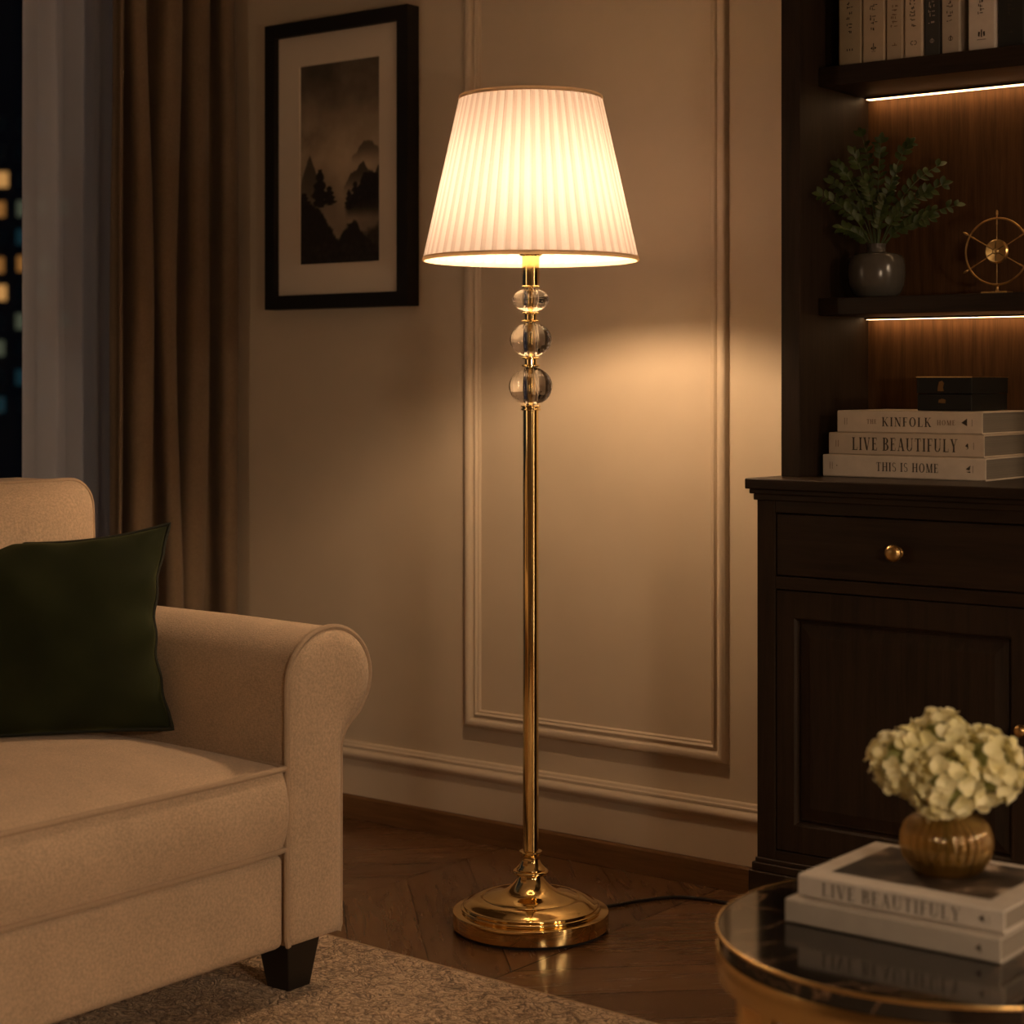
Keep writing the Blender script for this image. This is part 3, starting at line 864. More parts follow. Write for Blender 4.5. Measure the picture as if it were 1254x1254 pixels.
# ------------------------------------------------------------------ sideboard (lower cabinet)
CX0, CX1, CF, CB = -1.700, -.655, 2.885, 3.330
cab = thing('sideboard', ((CX0+CX1)/2, 3.1, 0), 'dark walnut cabinet with panelled door and brass knob at right', 'cabinet')
b = NB(); box(b, CX0, CX1, CF+.020, CB, .10, .838)
obj('carcass', b, WALNUT, cab, smooth=False, bevel=.001)
for (x0, x1) in ((CX0, CX0+.036), (-1.195, -1.160), (CX1-.036, CX1)):
    obj('stile', bx(x0, x1, CF, CF+.022, .10, .838), WALNUT, cab, smooth=False, bevel=.0012)
for (x0, x1) in ((CX0+.036, -1.195), (-1.160, CX1-.036)):
    for (z0, z1) in ((.817, .838), (.684, .706), (.19, .228)):
        obj('rail', bx(x0, x1, CF+.0005, CF+.022, z0, z1), WALNUT_X, cab, smooth=False, bevel=.0012)
b = NB()
prism(b, [(0, .857), (-.017, .857)] + [(-.017, .876), (0, .876)], lambda p: (CX0-.014, CF+p[0]-.003, p[1]), lambda p: (CX1+.014, CF+p[0]-.003, p[1]))
box(b, CX0-.014, CX1+.014, CF-.003, CB, .857, .876)
bmesh.ops.remove_doubles(b, verts=b.verts, dist=.0001)
obj('top', bx(CX0-.014, CX1+.014, CF-.020, CB, .8575, .876), WALNUT_X, cab, smooth=False, bevel=.0025, seg=3); b.free()
b = NB()
box(b, CX0-.009, CX1+.009, CF-.013, CB, .8490, .8572); box(b, CX0-.004, CX1+.004, CF-.007, CB, .838, .8490)
obj('cove_moulding', b, WALNUT_X, cab, smooth=False, bevel=.002, seg=3)
b = NB()
box(b, CX0-.010, CX1+.010, CF-.014, CB, .0, .190); box(b, CX0-.006, CX1+.006, CF-.009, CB, .190, .204); box(b, CX0-.002, CX1+.002, CF-.004, CB, .204, .212)
obj('plinth', b, WALNUT_X, cab, smooth=False, bevel=.002, seg=3)
def knob(x, y, z, r, parent):
    prof = [(0, 0), (r*.62, 0), (r*.62, .002), (r*.36, .004), (r*.36, .013), (r*.7, .0155), (r*.97, .0185), (r, .0215), (r*.90, .0255), (r*.6, .0285), (0, .0298)]
    bm = lathe(NB(), prof, 32)
    bm.transform(Matrix.Translation((x, y, z)) @ Matrix.Rotation(math.radians(90), 4, 'X'))
    return obj('knob', bm, GOLD_D, parent, sharp=40)
for (x0, x1, kx) in ((CX0+.036, -1.195, -1.208), (-1.160, CX1-.036, -1.135)):
    g = .0022
    b = NB(); box(b, x0+g, x1-g, CF+.002, CF+.020, .706+g, .817-g)
    d = obj('drawer', b, WALNUT_X, cab, smooth=False, bevel=.0016)
    knob((x0+x1)/2, CF+.002, .760, .0148, d)
    # door: frame and recessed raised panel
    dx0, dx1, dz0, dz1 = x0+g, x1-g, .228+g, .684-g
    s = .034
    b = NB(); lo = []
    yf = CF+.002
    zb_, zt_ = dz0+.046, dz1-.046
    for (i, k, y) in ((0, 0, CF+.020), (0, 0, yf), (s, .046, yf), (s+.004, .050, yf+.004), (s+.006, .052, yf+.011)):
        lo.append([b.verts.new(c) for c in ((dx0+i, y, dz0+k), (dx1-i, y, dz0+k), (dx1-i, y, dz1-k), (dx0+i, y, dz1-k))])
    for A, B in zip(lo, lo[1:]):
        for k in range(4):
            l = (k+1) % 4; b.faces.new((A[k], A[l], B[l], B[k]))
    dr = obj('door', b, WALNUT, cab, smooth=False, bevel=.0008)
    b = NB(); lo = []
    for (i, k, y) in ((s+.005, .051, yf+.012), (s+.010, .056, yf+.0085), (s+.012, .058, yf+.0085), (s+.030, .078, yf+.003), (s+.033, .081, yf+.003)):
        lo.append([b.verts.new(c) for c in ((dx0+i, y, dz0+k), (dx1-i, y, dz0+k), (dx1-i, y, dz1-k), (dx0+i, y, dz1-k))])
    for A, B in zip(lo, lo[1:]):
        for k in range(4):
            l = (k+1) % 4; b.faces.new((A[k], A[l], B[l], B[k]))
    b.faces.new(lo[-1])
    obj('panel', b, WALNUT, dr, smooth=False)
    knob(kx, CF+.002, .490, .0105, dr)

# ------------------------------------------------------------------ bookcase (upper unit)
UX0, UX1, UF, UB = -1.691, -.664, 2.953, 3.213
bc = thing('bookcase', (-1.18, 3.1, .8762), 'dark walnut open bookcase with lit shelves standing on the cabinet', 'bookcase')
ZU = 2.42
for (x0, x1) in ((UX0, UX0+.038), (UX1-.038, UX1)):
    b = NB(); box(b, x0, x1, UF, CB, .8762, ZU)
    obj('side_panel', b, WALNUT, bc, smooth=False, bevel=.0015)
obj('back_panel', bx(UX0+.038, UX1-.038, UB, UB+.012, .8762, ZU), WALNUT_B, bc, smooth=False)
obj('crown', bx(UX0-.02, UX1+.02, UF-.02, CB, ZU, ZU+.06), WALNUT_X, bc, smooth=False, bevel=.006)
LED = emit('led_strip_glow', (1.0, .60, .28), 8.5)
for (z0, z1, led) in ((1.164, 1.195, True), (1.574, 1.609, True), (1.985, 2.02, True)):
    sh_ = obj('shelf', bx(UX0+.0382, UX1-.0382, 3.020, UB-.0002, z0, z1), WALNUT_X, bc, smooth=False, bevel=.0015)
    obj('led_strip', bx(UX0+.046, UX1-.046, 3.190, 3.2045, z0-.0040, z0-.0002), LED, sh_, smooth=False)
    obj('led_light_stop', bx(UX0+.044, UX1-.044, 3.1855, 3.1895, z0-.0033, z0-.0001), WALNUT_X, sh_, smooth=False)  # lip added to keep strip light off the shelf underside

# ------------------------------------------------------------------ lettering
INK = plain('dark_ink', (.035, .024, .016), .7)
INK_B = plain('brown_ink', (.16, .095, .05), .7)
INK_L = plain('pale_ink', (.35, .30, .24), .6)
def seg_quad(x0, y0, x1, y1, w):
    dx, dy = x1-x0, y1-y0; L = math.hypot(dx, dy) or 1; nx, ny = -dy/L*w/2, dx/L*w/2
    return [(x0+nx, y0+ny), (x1+nx, y1+ny), (x1-nx, y1-ny), (x0-nx, y0-ny)]
TK, TN = .16, .055
def hbar(x0, x1, y, w=TN): return [[(x0, y-w/2), (x1, y-w/2), (x1, y+w/2), (x0, y+w/2)]]
def vbar(x, y0, y1, w=TK): return [[(x-w/2, y0), (x+w/2, y0), (x+w/2, y1), (x-w/2, y1)]]
def dbar(x0, y0, x1, y1, w): # diagonal with flat ends
    return [[(x0-w/2, y0), (x0+w/2, y0), (x1+w/2, y1), (x1-w/2, y1)]]
def ser(x, y, w=.30): return hbar(x-w/2, x+w/2, y+(TN/2 if y < .5 else -TN/2))
def ell(cx, cy, rx, ry, a0, a1, tk=TK, tn=TN, n=18):
    out = []; pts = []
    for i in range(n+1):
        a = math.radians(a0+(a1-a0)*i/n); c, s = math.cos(a), math.sin(a)
        pts.append(((cx+rx*c, cy+ry*s), (cx+(rx-tk)*c, cy+(ry-tn)*s)))
    for (A, B), (C, D) in zip(pts, pts[1:]): out.append([A, C, D, B])
    return out
def glyph(ch):
    T0, T1 = TN/2, 1-TN/2
    g = {
     'I': (.34, vbar(.17, 0, 1)+ser(.17, 0)+ser(.17, 1)),
     'L': (.62, vbar(.17, 0, 1)+ser(.17, 1)+hbar(.02, .58, T0)+vbar(.565, 0, .24, .04)),
     'V': (.76, dbar(.14, 1, .41, 0, TK)+dbar(.64, 1, .42, 0, TN)+ser(.14, 1)+ser(.64, 1, .24)),
     'E': (.62, vbar(.17, 0, 1)+hbar(.02, .56, T0)+hbar(.02, .54, T1)+hbar(.17, .42, .52)+vbar(.55, 0, .24, .04)+vbar(.53, .78, 1, .04)+vbar(.42, .42, .62, .035)),
     'F': (.58, vbar(.17, 0, 1)+ser(.17, 0)+hbar(.02, .54, T1)+hbar(.17, .42, .50)+vbar(.53, .76, 1, .04)+vbar(.42, .40, .60, .035)),
     'B': (.66, vbar(.17, 0, 1)+hbar(.02, .34, T0)+hbar(.02, .32, T1)+hbar(.17, .34, .53)+ell(.32, .765, .26, .235, -90, 90)+ell(.32, .27, .31, .27, -90, 90)),
     'A': (.78, dbar(.14, 0, .37, 1, TN)+dbar(.64, 0, .38, 1, TK)+hbar(.2, .56, .33)+ser(.14, 0, .24)+ser(.64, 0)),
     'U': (.78, vbar(.17, .28, 1)+ser(.17, 1)+vbar(.63, .28, 1, TN)+ser(.63, 1, .24)+ell(.373, .28, .284, .28, 180, 360, .12, .06)),
     'T': (.68, vbar(.34, 0, 1)+ser(.34, 0)+hbar(.03, .65, T1)+vbar(.05, .76, 1, .04)+vbar(.63, .76, 1, .04)),
     'Y': (.74, dbar(.14, 1, .37, .42, TK)+dbar(.62, 1, .38, .42, TN)+vbar(.37, 0, .44)+ser(.37, 0)+ser(.14, 1)+ser(.62, 1, .24)),
     'H': (.80, vbar(.17, 0, 1)+vbar(.63, 0, 1)+hbar(.17, .63, .51)+ser(.17, 0)+ser(.17, 1)+ser(.63, 0)+ser(.63, 1)),
     'K': (.78, vbar(.17, 0, 1)+ser(.17, 0)+ser(.17, 1)+dbar(.62, 1, .22, .42, TN)+dbar(.33, .56, .64, 0, TK)+ser(.62, 1, .24)+ser(.64, 0, .28)),
     'N': (.78, vbar(.15, 0, 1, TN)+vbar(.65, 0, 1, TN)+dbar(.17, 1, .64, 0, TK)+ser(.15, 0, .24)+ser(.10, 1, .2)+ser(.65, 1, .24)),
     'O': (.80, ell(.40, .5, .36, .52, 0, 360, TK, TN, 28)),
     'M': (.94, vbar(.15, 0, 1, TN)+vbar(.77, 0, 1)+dbar(.17, 1, .46, 0, TK)+dbar(.73, 1, .47, 0, TN)+ser(.15, 0, .24)+ser(.12, 1, .2)+ser(.77, 0)+ser(.79, 1, .26)),
     'S': (.58, ell(.29, .745, .23, .265, 30, 270, .10, TN)+ell(.29, .27, .25, .275, -150, 90, .10, TN)),
    }
    return g[ch]
def lettering(bm, text, o, xd, ud, nd, h, gap=.10, space=.42, sx=1.0, center_w=None):
    o, xd, ud, nd = Vector(o), Vector(xd), Vector(ud), Vector(nd)
    wtot = 0
    for ch in text: wtot += (space if ch == ' ' else glyph(ch)[0]+gap)
    wtot -= gap
    k = sx*h if center_w is None else center_w/wtot
    x = 0; q = 0
    for ch in text:
        if ch == ' ': x += space; continue
        w, polys = glyph(ch)
        for poly in polys:
            q += 1; lift = nd*(.00025+.000006*(q % 7))
            a = [bm.verts.new(o + xd*((x+px)*k) + ud*(py*h) + lift) for px, py in poly]
            try: bm.faces.new(a)
            except ValueError: pass
        x += w+gap
    return bm
def marks(bm, polys, o, xd, ud, nd, lift=.0003):
    o, xd, ud, nd = Vector(o), Vector(xd), Vector(ud), Vector(nd)
    for p in polys: bm.faces.new([bm.verts.new(o+xd*a+ud*c+nd*lift) for a, c in p])
    return bm

def fix_up(bm, nd):
    bm.normal_update(); nd = Vector(nd)
    for f in bm.faces:
        if f.normal.dot(nd) < 0: f.normal_flip()
    return bm

# ------------------------------------------------------------------ books
def cloth(name, c): return plain(name, c, .75, var=.06, vs=40, bump=.12, bscale=700)
CREAM = cloth('cream_cover', (.60, .50, .39)); CREAM2 = cloth('warm_cream_cover', (.56, .455, .345)); CREAM3 = cloth('pale_cover', (.64, .54, .43))
PAGES = None
def pages_mat():
    t = NT('page_block')
    n = t.noise(t.coord(scale=(1, 1, 1800)), 1, 1); 
    t.bsdf(t.ramp(n, [(.35, (.15, .125, .098)), (.65, (.25, .215, .17))]), .85); return t.m
PAGES = pages_mat()
PAGES_V = plain('page_block_edge', (.5, .43, .33), .85, var=.1, vs=400)
def lying_book(x0, x1, y0, y1, z0, z1, cover, label, cat='book', group=None, cover_tex=None):
    root = thing('hardback_book', ((x0+x1)/2, (y0+y1)/2, z0), label, cat, group)
    th = .0028
    bm = NB()
    prof = [(y1, z0), (y0+.002, z0), (y0, z0+.002), (y0, z1-.002), (y0+.002, z1), (y1, z1), (y1, z1-th), (y0+th, z1-th), (y0+th, z0+th), (y1, z0+th)]
    prism(bm, prof, lambda p: (x0, p[0], p[1]), lambda p: (x1, p[0], p[1]))
    bmesh.ops.recalc_face_normals(bm, faces=bm.faces)
    c = obj('cover', bm, cover, root, smooth=False, bevel=.0006)
    bm = NB(); box(bm, x0+.003, x1-.003, y0+th+.0002, y1-.003, z0+th, z1-th)
    obj('page_block', bm, PAGES, root, smooth=False)
    return root
FX, UZ, NF = (1, 0, 0), (0, 0, 1), (0, -1, 0)
zs = [.8763, .9158, .9553, .9945]
spec = [(-1.640, -1.331, 'cream hardback titled THIS IS HOME, bottom of the stack on the cabinet'), (-1.628, -1.334, 'cream hardback titled LIVE BEAUTIFULY, middle of the stack on the cabinet'), (-1.611, -1.337, 'cream hardback titled THE KINFOLK HOME, on top of the stack under the black box')]
y0b = 3.013
tri = [[(0, 0), (.006, -.0045), (.006, .0045)], [(.0005, -.0045), (.0055, -.0075), (.0055, -.0060)], [(.0075, .001), (.0085, .001), (.0085, .006), (.0075, .006)]]
for i, (x0, x1, lab) in enumerate(spec):
    r_ = lying_book(x0, x1, y0b, 3.205, zs[i], zs[i+1]-.0004, (CREAM3, CREAM2, CREAM)[i], lab, group='book stack on the cabinet')
    zc = (zs[i]+zs[i+1])/2
    b = NB(); L = x1-x0
    if i == 0: lettering(b, 'THIS IS HOME', (x0+.105, y0b, zc-.0078), FX, UZ, NF, .0155, center_w=.118)
    elif i == 1: lettering(b, 'LIVE BEAUTIFULY', (x0+.046, y0b, zc-.0112), FX, UZ, NF, .0225, gap=.12, center_w=.200)
    else: lettering(b, 'KINFOLK', (x0+.087, y0b, zc-.0080), FX, UZ, NF, .0160, gap=.14, center_w=.094)
    obj('title', fix_up(b, NF), INK, r_, smooth=False)
    b = NB()
    if i == 2:
        lettering(b, 'THE', (x0+.058, y0b, zc-.0040), FX, UZ, NF, .0080, gap=.16, center_w=.019)
        lettering(b, 'HOME', (x0+.191, y0b, zc-.0045), FX, UZ, NF, .0085, gap=.16, center_w=.034)
    for k in range(2): marks(b, [[(0, -.006), (.0009, -.006), (.0009, .006), (0, .006)]], (x0+.014+.0045*k, y0b, zc), FX, UZ, NF)
    if i == 0: marks(b, [[(0, -.001), (.002, -.001), (.002, .001), (0, .001)]], (x0+.027, y0b, zc), FX, UZ, NF)
    obj('spine_ornament', fix_up(b, NF), INK_B, r_, smooth=False)
    b = NB(); e = (x1-.038, y0b, zc)
    if i == 2: marks(b, [[(0, 0), (.0105, -.0055), (.0105, .0075)], [(.019, -.006), (.0198, -.006), (.0198, .006), (.019, .006)]], e, FX, UZ, NF)
    elif i == 1: marks(b, [[(.004, 0), (.010, -.004), (.009, .005)], [(.006, -.006), (.010, -.0045), (.009, -.0035)], [(.019, -.006), (.0198, -.006), (.0198, .006), (.019, .006)]], e, FX, UZ, NF)
    else: marks(b, [[(.002, 0), (.009, -.002), (.011, .007)], [(.003, -.005), (.011, -.006), (.010, -.0035)], [(.0145, -.006), (.0153, -.006), (.0153, .006), (.0145, .006)]], e, FX, UZ, NF)
    obj('emblem', fix_up(b, NF), INK, r_, smooth=False)

# standing books on the top shelf
TAN = cloth('tan_cover', (.46, .37, .27)); CHAR = cloth('charcoal_cover', (.045, .045, .042)); GREYC = cloth('grey_beige_cover', (.44, .38, .31)); WHT = cloth('white_cover', (.66, .59, .52)); OLV = cloth('olive_cover', (.34, .28, .19)); BLK = cloth('black_cover', (.015, .015, .013))
def standing(x0, x1, y0, y1, z0, h, cover, label, ink, seed, emb):
    root = thing('hardback_book', ((x0+x1)/2, (y0+y1)/2, z0), label, 'book', 'books on the top shelf')
    th = .0026; z1 = z0+h
    bm = NB()
    prof = [(x0, y1), (x0, y0+.0025), (x0+.0025, y0), (x1-.0025, y0), (x1, y0+.0025), (x1, y1), (x1-th, y1), (x1-th, y0+th), (x0+th, y0+th), (x0+th, y1)]
    prism(bm, prof, lambda p: (p[0], p[1], z0), lambda p: (p[0], p[1], z1))
    bmesh.ops.recalc_face_normals(bm, faces=bm.faces)
    obj('cover', bm, cover, root, smooth=False, bevel=.0006)
    obj('page_block', bx(x0+th, x1-th, y0+th+.0003, y1-.004, z0+.003, z1-.003), PAGES_V, root, smooth=False)
    rnd = random.Random(seed); w = x1-x0; cx = (x0+x1)/2
    b = NB(); ps = []
    z = z0+.058+rnd.uniform(-.004, .004)
    hw = min(.0075, w*.24)
    while z < z0+h-.05:      # worn, unreadable spine lettering: short strokes only
        for _ in range(3):
            u0 = rnd.uniform(-hw, hw*.4); u1 = u0+rnd.uniform(.002, hw*.9); dz = rnd.uniform(0, .003)
            if rnd.random() < .5: ps.append([(u0, z+dz), (min(u1, hw), z+dz), (min(u1, hw), z+dz+.0014), (u0, z+dz+.0014)])
            else: ps.append([(u0, z+dz-.001), (u0+.0016, z+dz-.001), (u0+.0016, z+dz+.0035), (u0, z+dz+.0035)])
        z += rnd.choice((.0062, .0068, .0074, .0115))
    marks(b, ps, (cx, y0, 0), FX, UZ, NF)
    obj('spine_lettering', fix_up(b, NF), ink, root, smooth=False)
    b = NB(); s = min(1, w/.034); zc = z0+.026
    E = {0: [[(-.006, 0), (-.004, 0), (-.004, .004), (-.006, .004)], [(-.001, 0), (.001, 0), (.001, .004), (-.001, .004)], [(.004, 0), (.006, 0), (.006, .004), (.004, .004)]],
         1: [[(-.0008, -.004), (.0008, -.004), (.0008, .009), (-.0008, .009)], [(-.006, 0), (-.0015, -.003), (-.002, .003)], [(.006, 0), (.002, .003), (.0015, -.003)], [(-.004, -.006), (.004, -.006), (.004, -.0052), (-.004, -.0052)]],
         2: [[(-.005, .000), (.005, .000), (.005, .0015), (-.005, .0015)], [(0, 0), (.0015, 0), (.0015, .005), (0, .005)]],
         3: ell(-.002, .001, .0035, .004, 60, 300, .0012, .0012, 8)+ell(.003, .001, .0035, .004, -120, 120, .0012, .0012, 8),
         4: ell(0, .001, .0045, .004, 0, 360, .001, .001, 12)+[[(-.001, -.003), (.001, -.003), (.001, .006), (-.001, .006)]],
         5: [[(-.0012, -.003), (.0012, -.003), (.0012, .010), (-.0012, .010)], [(-.0065, -.001), (-.0035, -.002), (-.0025, .006), (-.006, .007)], [(.0065, -.001), (.006, .007), (.0025, .006), (.0035, -.002)], [(-.008, -.0075), (.008, -.0075), (.008, -.0065), (-.008, -.0065)]]}[emb]
    marks(b, [[(a*s, c*s) for a, c in p] for p in E], (cx, y0, zc), FX, UZ, NF)
    obj('emblem', fix_up(b, NF), ink, root, smooth=False)
    return root
SY, SZ = 3.036, 1.6092
BOOKS = [(-1.6215, -1.5755, 0, .205, OLV, INK, 0, 'olive book first from the left on the top shelf'),
         (-1.5735, -1.5300, 0, .215, TAN, INK, 1, 'tan book with a plant emblem, second from the left on the top shelf'),
         (-1.5275, -1.4950, 0, .210, TAN, INK_B, 2, 'narrow tan book with faint lettering, third from the left on the top shelf'),
         (-1.4925, -1.4575, 0, .220, CREAM2, INK, 3, 'light tan book left of the charcoal book on the top shelf'),
         (-1.4555, -1.4250, .001, .200, CHAR, INK_L, 4, 'charcoal book with pale lettering amid the tan books on the top shelf'),
         (-1.4225, -1.3880, 0, .208, GREYC, INK, 4, 'greyish beige book right of the charcoal book on the top shelf'),
         (-1.3735, -1.3240, 0, .222, WHT, INK, 5, 'thick white book with a black emblem, palest on the top shelf'),
         (-1.3220, -1.2760, .006, .190, BLK, INK, 2, 'black book right of the thick white book on the top shelf')]
for k, (x0, x1, dy, h, m, ink, e, lab) in enumerate(BOOKS):
    standing(x0, x1, SY+dy, SY+dy+.145, SZ, h, m, lab, ink, 40+k, e)

# brass bookend-like ornament at the end of the top shelf
t = thing('brass_ornament', (-1.215, 3.10, SZ), 'aged brass arched ornament on a stepped base, right end of the top shelf', 'ornament')
b = NB(); box(b, -1.256, -1.160, 3.060, 3.130, SZ, SZ+.010); box(b, -1.250, -1.166, 3.066, 3.124, SZ+.010, SZ+.022)
obj('base', b, GOLD_D, t, smooth=False, bevel=.002)
arch = [(-.036, 0), (-.036, .045)] + [(-.036*math.cos(math.radians(a)), .045+.030*math.sin(math.radians(a))) for a in range(15, 166, 15)] + [(.036, .045), (.036, 0)]
b = NB(); prism(b, arch, lambda p: (-1.208+p[0], 3.112, SZ+.022+p[1]), lambda p: (-1.208+p[0], 3.076, SZ+.022+p[1]))
bmesh.ops.recalc_face_normals(b, faces=b.faces)
obj('body', b, plain('dark_bronze', (.16, .085, .035), .4, 1.0), t, smooth=False, bevel=.002)
b = NB(); tube(b, [(-1.208+p[0]*.94, 3.074, SZ+.024+p[1]*.94) for p in arch], .003, 8)
obj('arch_moulding', b, GOLD_D, t)

# black box on the lying stack
t = thing('trinket_box', (-1.415, 3.11, .9947), 'small black lidded box with brass clasp on top of the cream book stack', 'box')
bx0, bx1, by0, by1, bz = -1.465, -1.364, 3.030, 3.180, .9947
BLKB = plain('black_lacquer_box', (.009, .009, .008), .5, Specular_IOR_Level=.25)
obj('body', bx(bx0, bx1, by0, by1, bz, bz+.0290), BLKB, t, smooth=False, bevel=.0016)
l_ = obj('lid', bx(bx0-.001, bx1+.001, by0-.001, by1+.001, bz+.0296, bz+.0590), BLKB, t, smooth=False, bevel=.0016)
b = NB(); marks(b, [[(-.006, .004), (.006, .004), (.004, .010), (.006, .018), (.002, .022), (-.003, .020), (-.005, .012)]], (bx0+.045, by0-.001, bz+.030), FX, UZ, NF, .0006)
CLASP = plain('dark_patina_brass', (.22, .13, .055), .5, 1.0)
obj('clasp', fix_up(b, NF), CLASP, l_, smooth=False, solid=.001)
b = NB(); marks(b, [[(-.007, .0), (.006, -.001), (.007, .005), (0, .007), (-.006, .005)]], (bx0+.047, by0, bz+.014), FX, UZ, NF, .0006)
obj('clasp_plate', fix_up(b, NF), CLASP, t, smooth=False, solid=.001)
b = NB(); box(b, bx0-.0014, bx1+.0014, by0-.0016, by1+.0014, bz+.0575, bz+.0592)
obj('brass_edge', b, GOLD_D, l_, smooth=False)

# ------------------------------------------------------------------ leafy plant in grey pot
PX, PY, PZ = -1.578, 3.098, 1.1952
plant = thing('potted_plant', (PX, PY, PZ), 'green leafy plant in a dark grey ceramic pot on the middle shelf', 'plant')
CERAM = plain('grey_glazed_ceramic', (.085, .076, .064), .22, var=.15, vs=20)
pot = [(0, .0), (.030, 0), (.034, .002), (.041, .010), (.0465, .024), (.0488, .042), (.0486, .058), (.0465, .070), (.0425, .077), (.034, .0805), (.0195, .0825), (.0172, .0845), (.0170, .0935), (.0182, .0965), (.0182, .0980), (.0160, .0985), (.0148, .0960), (.0148, .080), (0, .078)]
obj('pot', lathe(NB(), [(r_*1.07 if z_ < .082 else r_, z_) for r_, z_ in pot], 48, (PX, PY, PZ)), CERAM, plant, sharp=50)
def leaf_m():
    t = NT('green_leaf'); v = t.coord()
    c = t.ramp(t.noise(v, 40, 2), [(.3, (.020, .036, .006)), (.7, (.052, .074, .013))])
    t.bsdf(c, .5, 0, None, Subsurface_Weight=.0)
    return t.m
LEAF = leaf_m()
STEM = plain('green_stem', (.05, .075, .02), .6)
def leaf(bm, p, d, n, L, W):
    d = d.normalized(); s = d.cross(n).normalized(); n = s.cross(d).normalized()
    rows = []
    for (t_, w) in ((0, .08), (.2, .62), (.45, 1.0), (.7, .86), (.88, .48), (1, .03)):
        c = p + d*(L*t_) - n*(L*.22*t_*t_)
        rows.append([bm.verts.new(c - s*(W*w) + n*(W*.28*w)), bm.verts.new(c), bm.verts.new(c + s*(W*w) + n*(W*.28*w))])
    for A, B in zip(rows, rows[1:]):
        bm.faces.new((A[0], A[1], B[1], B[0])); bm.faces.new((A[1], A[2], B[2], B[1]))
tips = [(1061, 165, .02), (1079, 176, -.02), (1117, 176, .01), (1151, 203, .0), (1171, 252, -.01), (1152, 228, -.03), (1004, 243, 0), (1030, 205, .0), (1033, 280, -.02), (1047, 190, -.01), (1094, 215, -.05), (1058, 226, -.06), (1128, 238, -.05), (1022, 225, .01), (1136, 268, -.03), (1078, 248, -.07)]
rnd = random.Random(21)
for (px, py, dep) in tips:
    r = (px-1076)*.00147; z = 1.047+(466-py)*.00147
    dx = max(-.052, min(.115, r*.789)); dy = (r-.789*dx)/.614
    dx += -.614*dep; dy += .789*dep
    dy = max(-.12, min(.085, dy)); dx = max(-.058, min(.16, dx))
    tip = Vector((PX+dx, PY+dy, z))
    base_ = Vector((PX+dx*.06, PY+dy*.06, PZ+.085))
    ctrl = Vector((PX+dx*.28, PY+dy*.28, PZ+.085+(z-PZ-.085)*.72))
    pts = bez(base_, ctrl, tip, 14)
    st = obj('sprig', tube(NB(), pts, [.0013-.0007*i/14 for i in range(15)], 6), STEM, plant)
    bm = NB()
    for i in range(5, 15):
        d = (pts[min(i+1, 14)]-pts[i-1]).normalized()
        side = d.cross(Vector((.5, -.8, .25))).normalized()
        for sgn in (-1, 1):
            if rnd.random() < .18: continue
            ld = (d*.75 + side*sgn*.8 + Vector((rnd.uniform(-.2, .2), rnd.uniform(-.35, .1), rnd.uniform(-.1, .2))))
            nn = Vector((.3+rnd.uniform(-.3, .3), -.8, .5+rnd.uniform(-.3, .3)))
            leaf(bm, pts[i], ld, nn, rnd.uniform(.0135, .0195), rnd.uniform(.0044, .0060))
    leaf(bm, pts[-1], d, Vector((.3, -.8, .5)), .020, .0055)
    obj('leaves', bm, LEAF, st, sharp=None)

# ------------------------------------------------------------------ ship wheel ornament
WX, WYY, WZ = -1.338, 3.075, 1.1952
wheel = thing('ship_wheel_ornament', (WX, WYY, WZ), 'brass ship wheel ornament on a small stand, right of the leafy plant', 'ornament')
cz = WZ+.0735; R = .0570
b = NB(); tube(b, [(WX+R*math.cos(2*PI*i/64), WYY, cz+R*math.sin(2*PI*i/64)) for i in range(64)], .0018, 8, closed=True)
obj('rim', b, GOLD_D, wheel)
hub = lathe(NB(), [(0, -.004), (.018, -.004), (.0205, -.002), (.0208, .002), (.0185, .0045), (.006, .0062), (.0035, .0085), (0, .009)], 40)
hub.transform(Matrix.Translation((WX, WYY, cz)) @ Matrix.Rotation(math.radians(90), 4, 'X'))
hb = obj('hub', hub, GOLD_S, wheel, sharp=30)
b = NB()
for a in (30, 90, 150): 
    c_, s_ = math.cos(math.radians(a)), math.sin(math.radians(a))
    tube(b, [(WX-.017*c_, WYY-.0068, cz-.017*s_), (WX+.017*c_, WYY-.0068, cz+.017*s_)], .0006, 6)
obj('hub_lines', b, plain('dark_patina', (.06, .035, .015), .5), hb)
for k in range(6):
    a = math.radians(90+60*k); c_, s_ = math.cos(a), math.sin(a)
    def q(r): return (WX+r*c_, WYY, cz+r*s_)
    if k == 3: b = tube(NB(), [q(.02), q(R)], .0011, 8)
    else:
        rr = [.019, .045, .048, .054, .0565, .0600, .0615, .0650, .0690, .0715]; ra = [.0009, .0009, .0016, .0012, .0009, .0009, .0020, .0024, .0019, .0006]
        b = tube(NB(), [q(x) for x in rr], ra, 8)
    obj('spoke', b, GOLD_D, wheel)
obj('post', lathe(NB(), [(0, .0045), (.005, .0045), (.0032, .0075), (.0030, .0125), (.0045, .0150), (.0020, .0165), (0, .0165)], 20, (WX, WYY, WZ)), GOLD_D, wheel)
obj('stand', bx(WX-.024, WX+.024, WYY-.014, WYY+.014, WZ, WZ+.0048), GOLD_D, wheel, smooth=False, bevel=.0014)

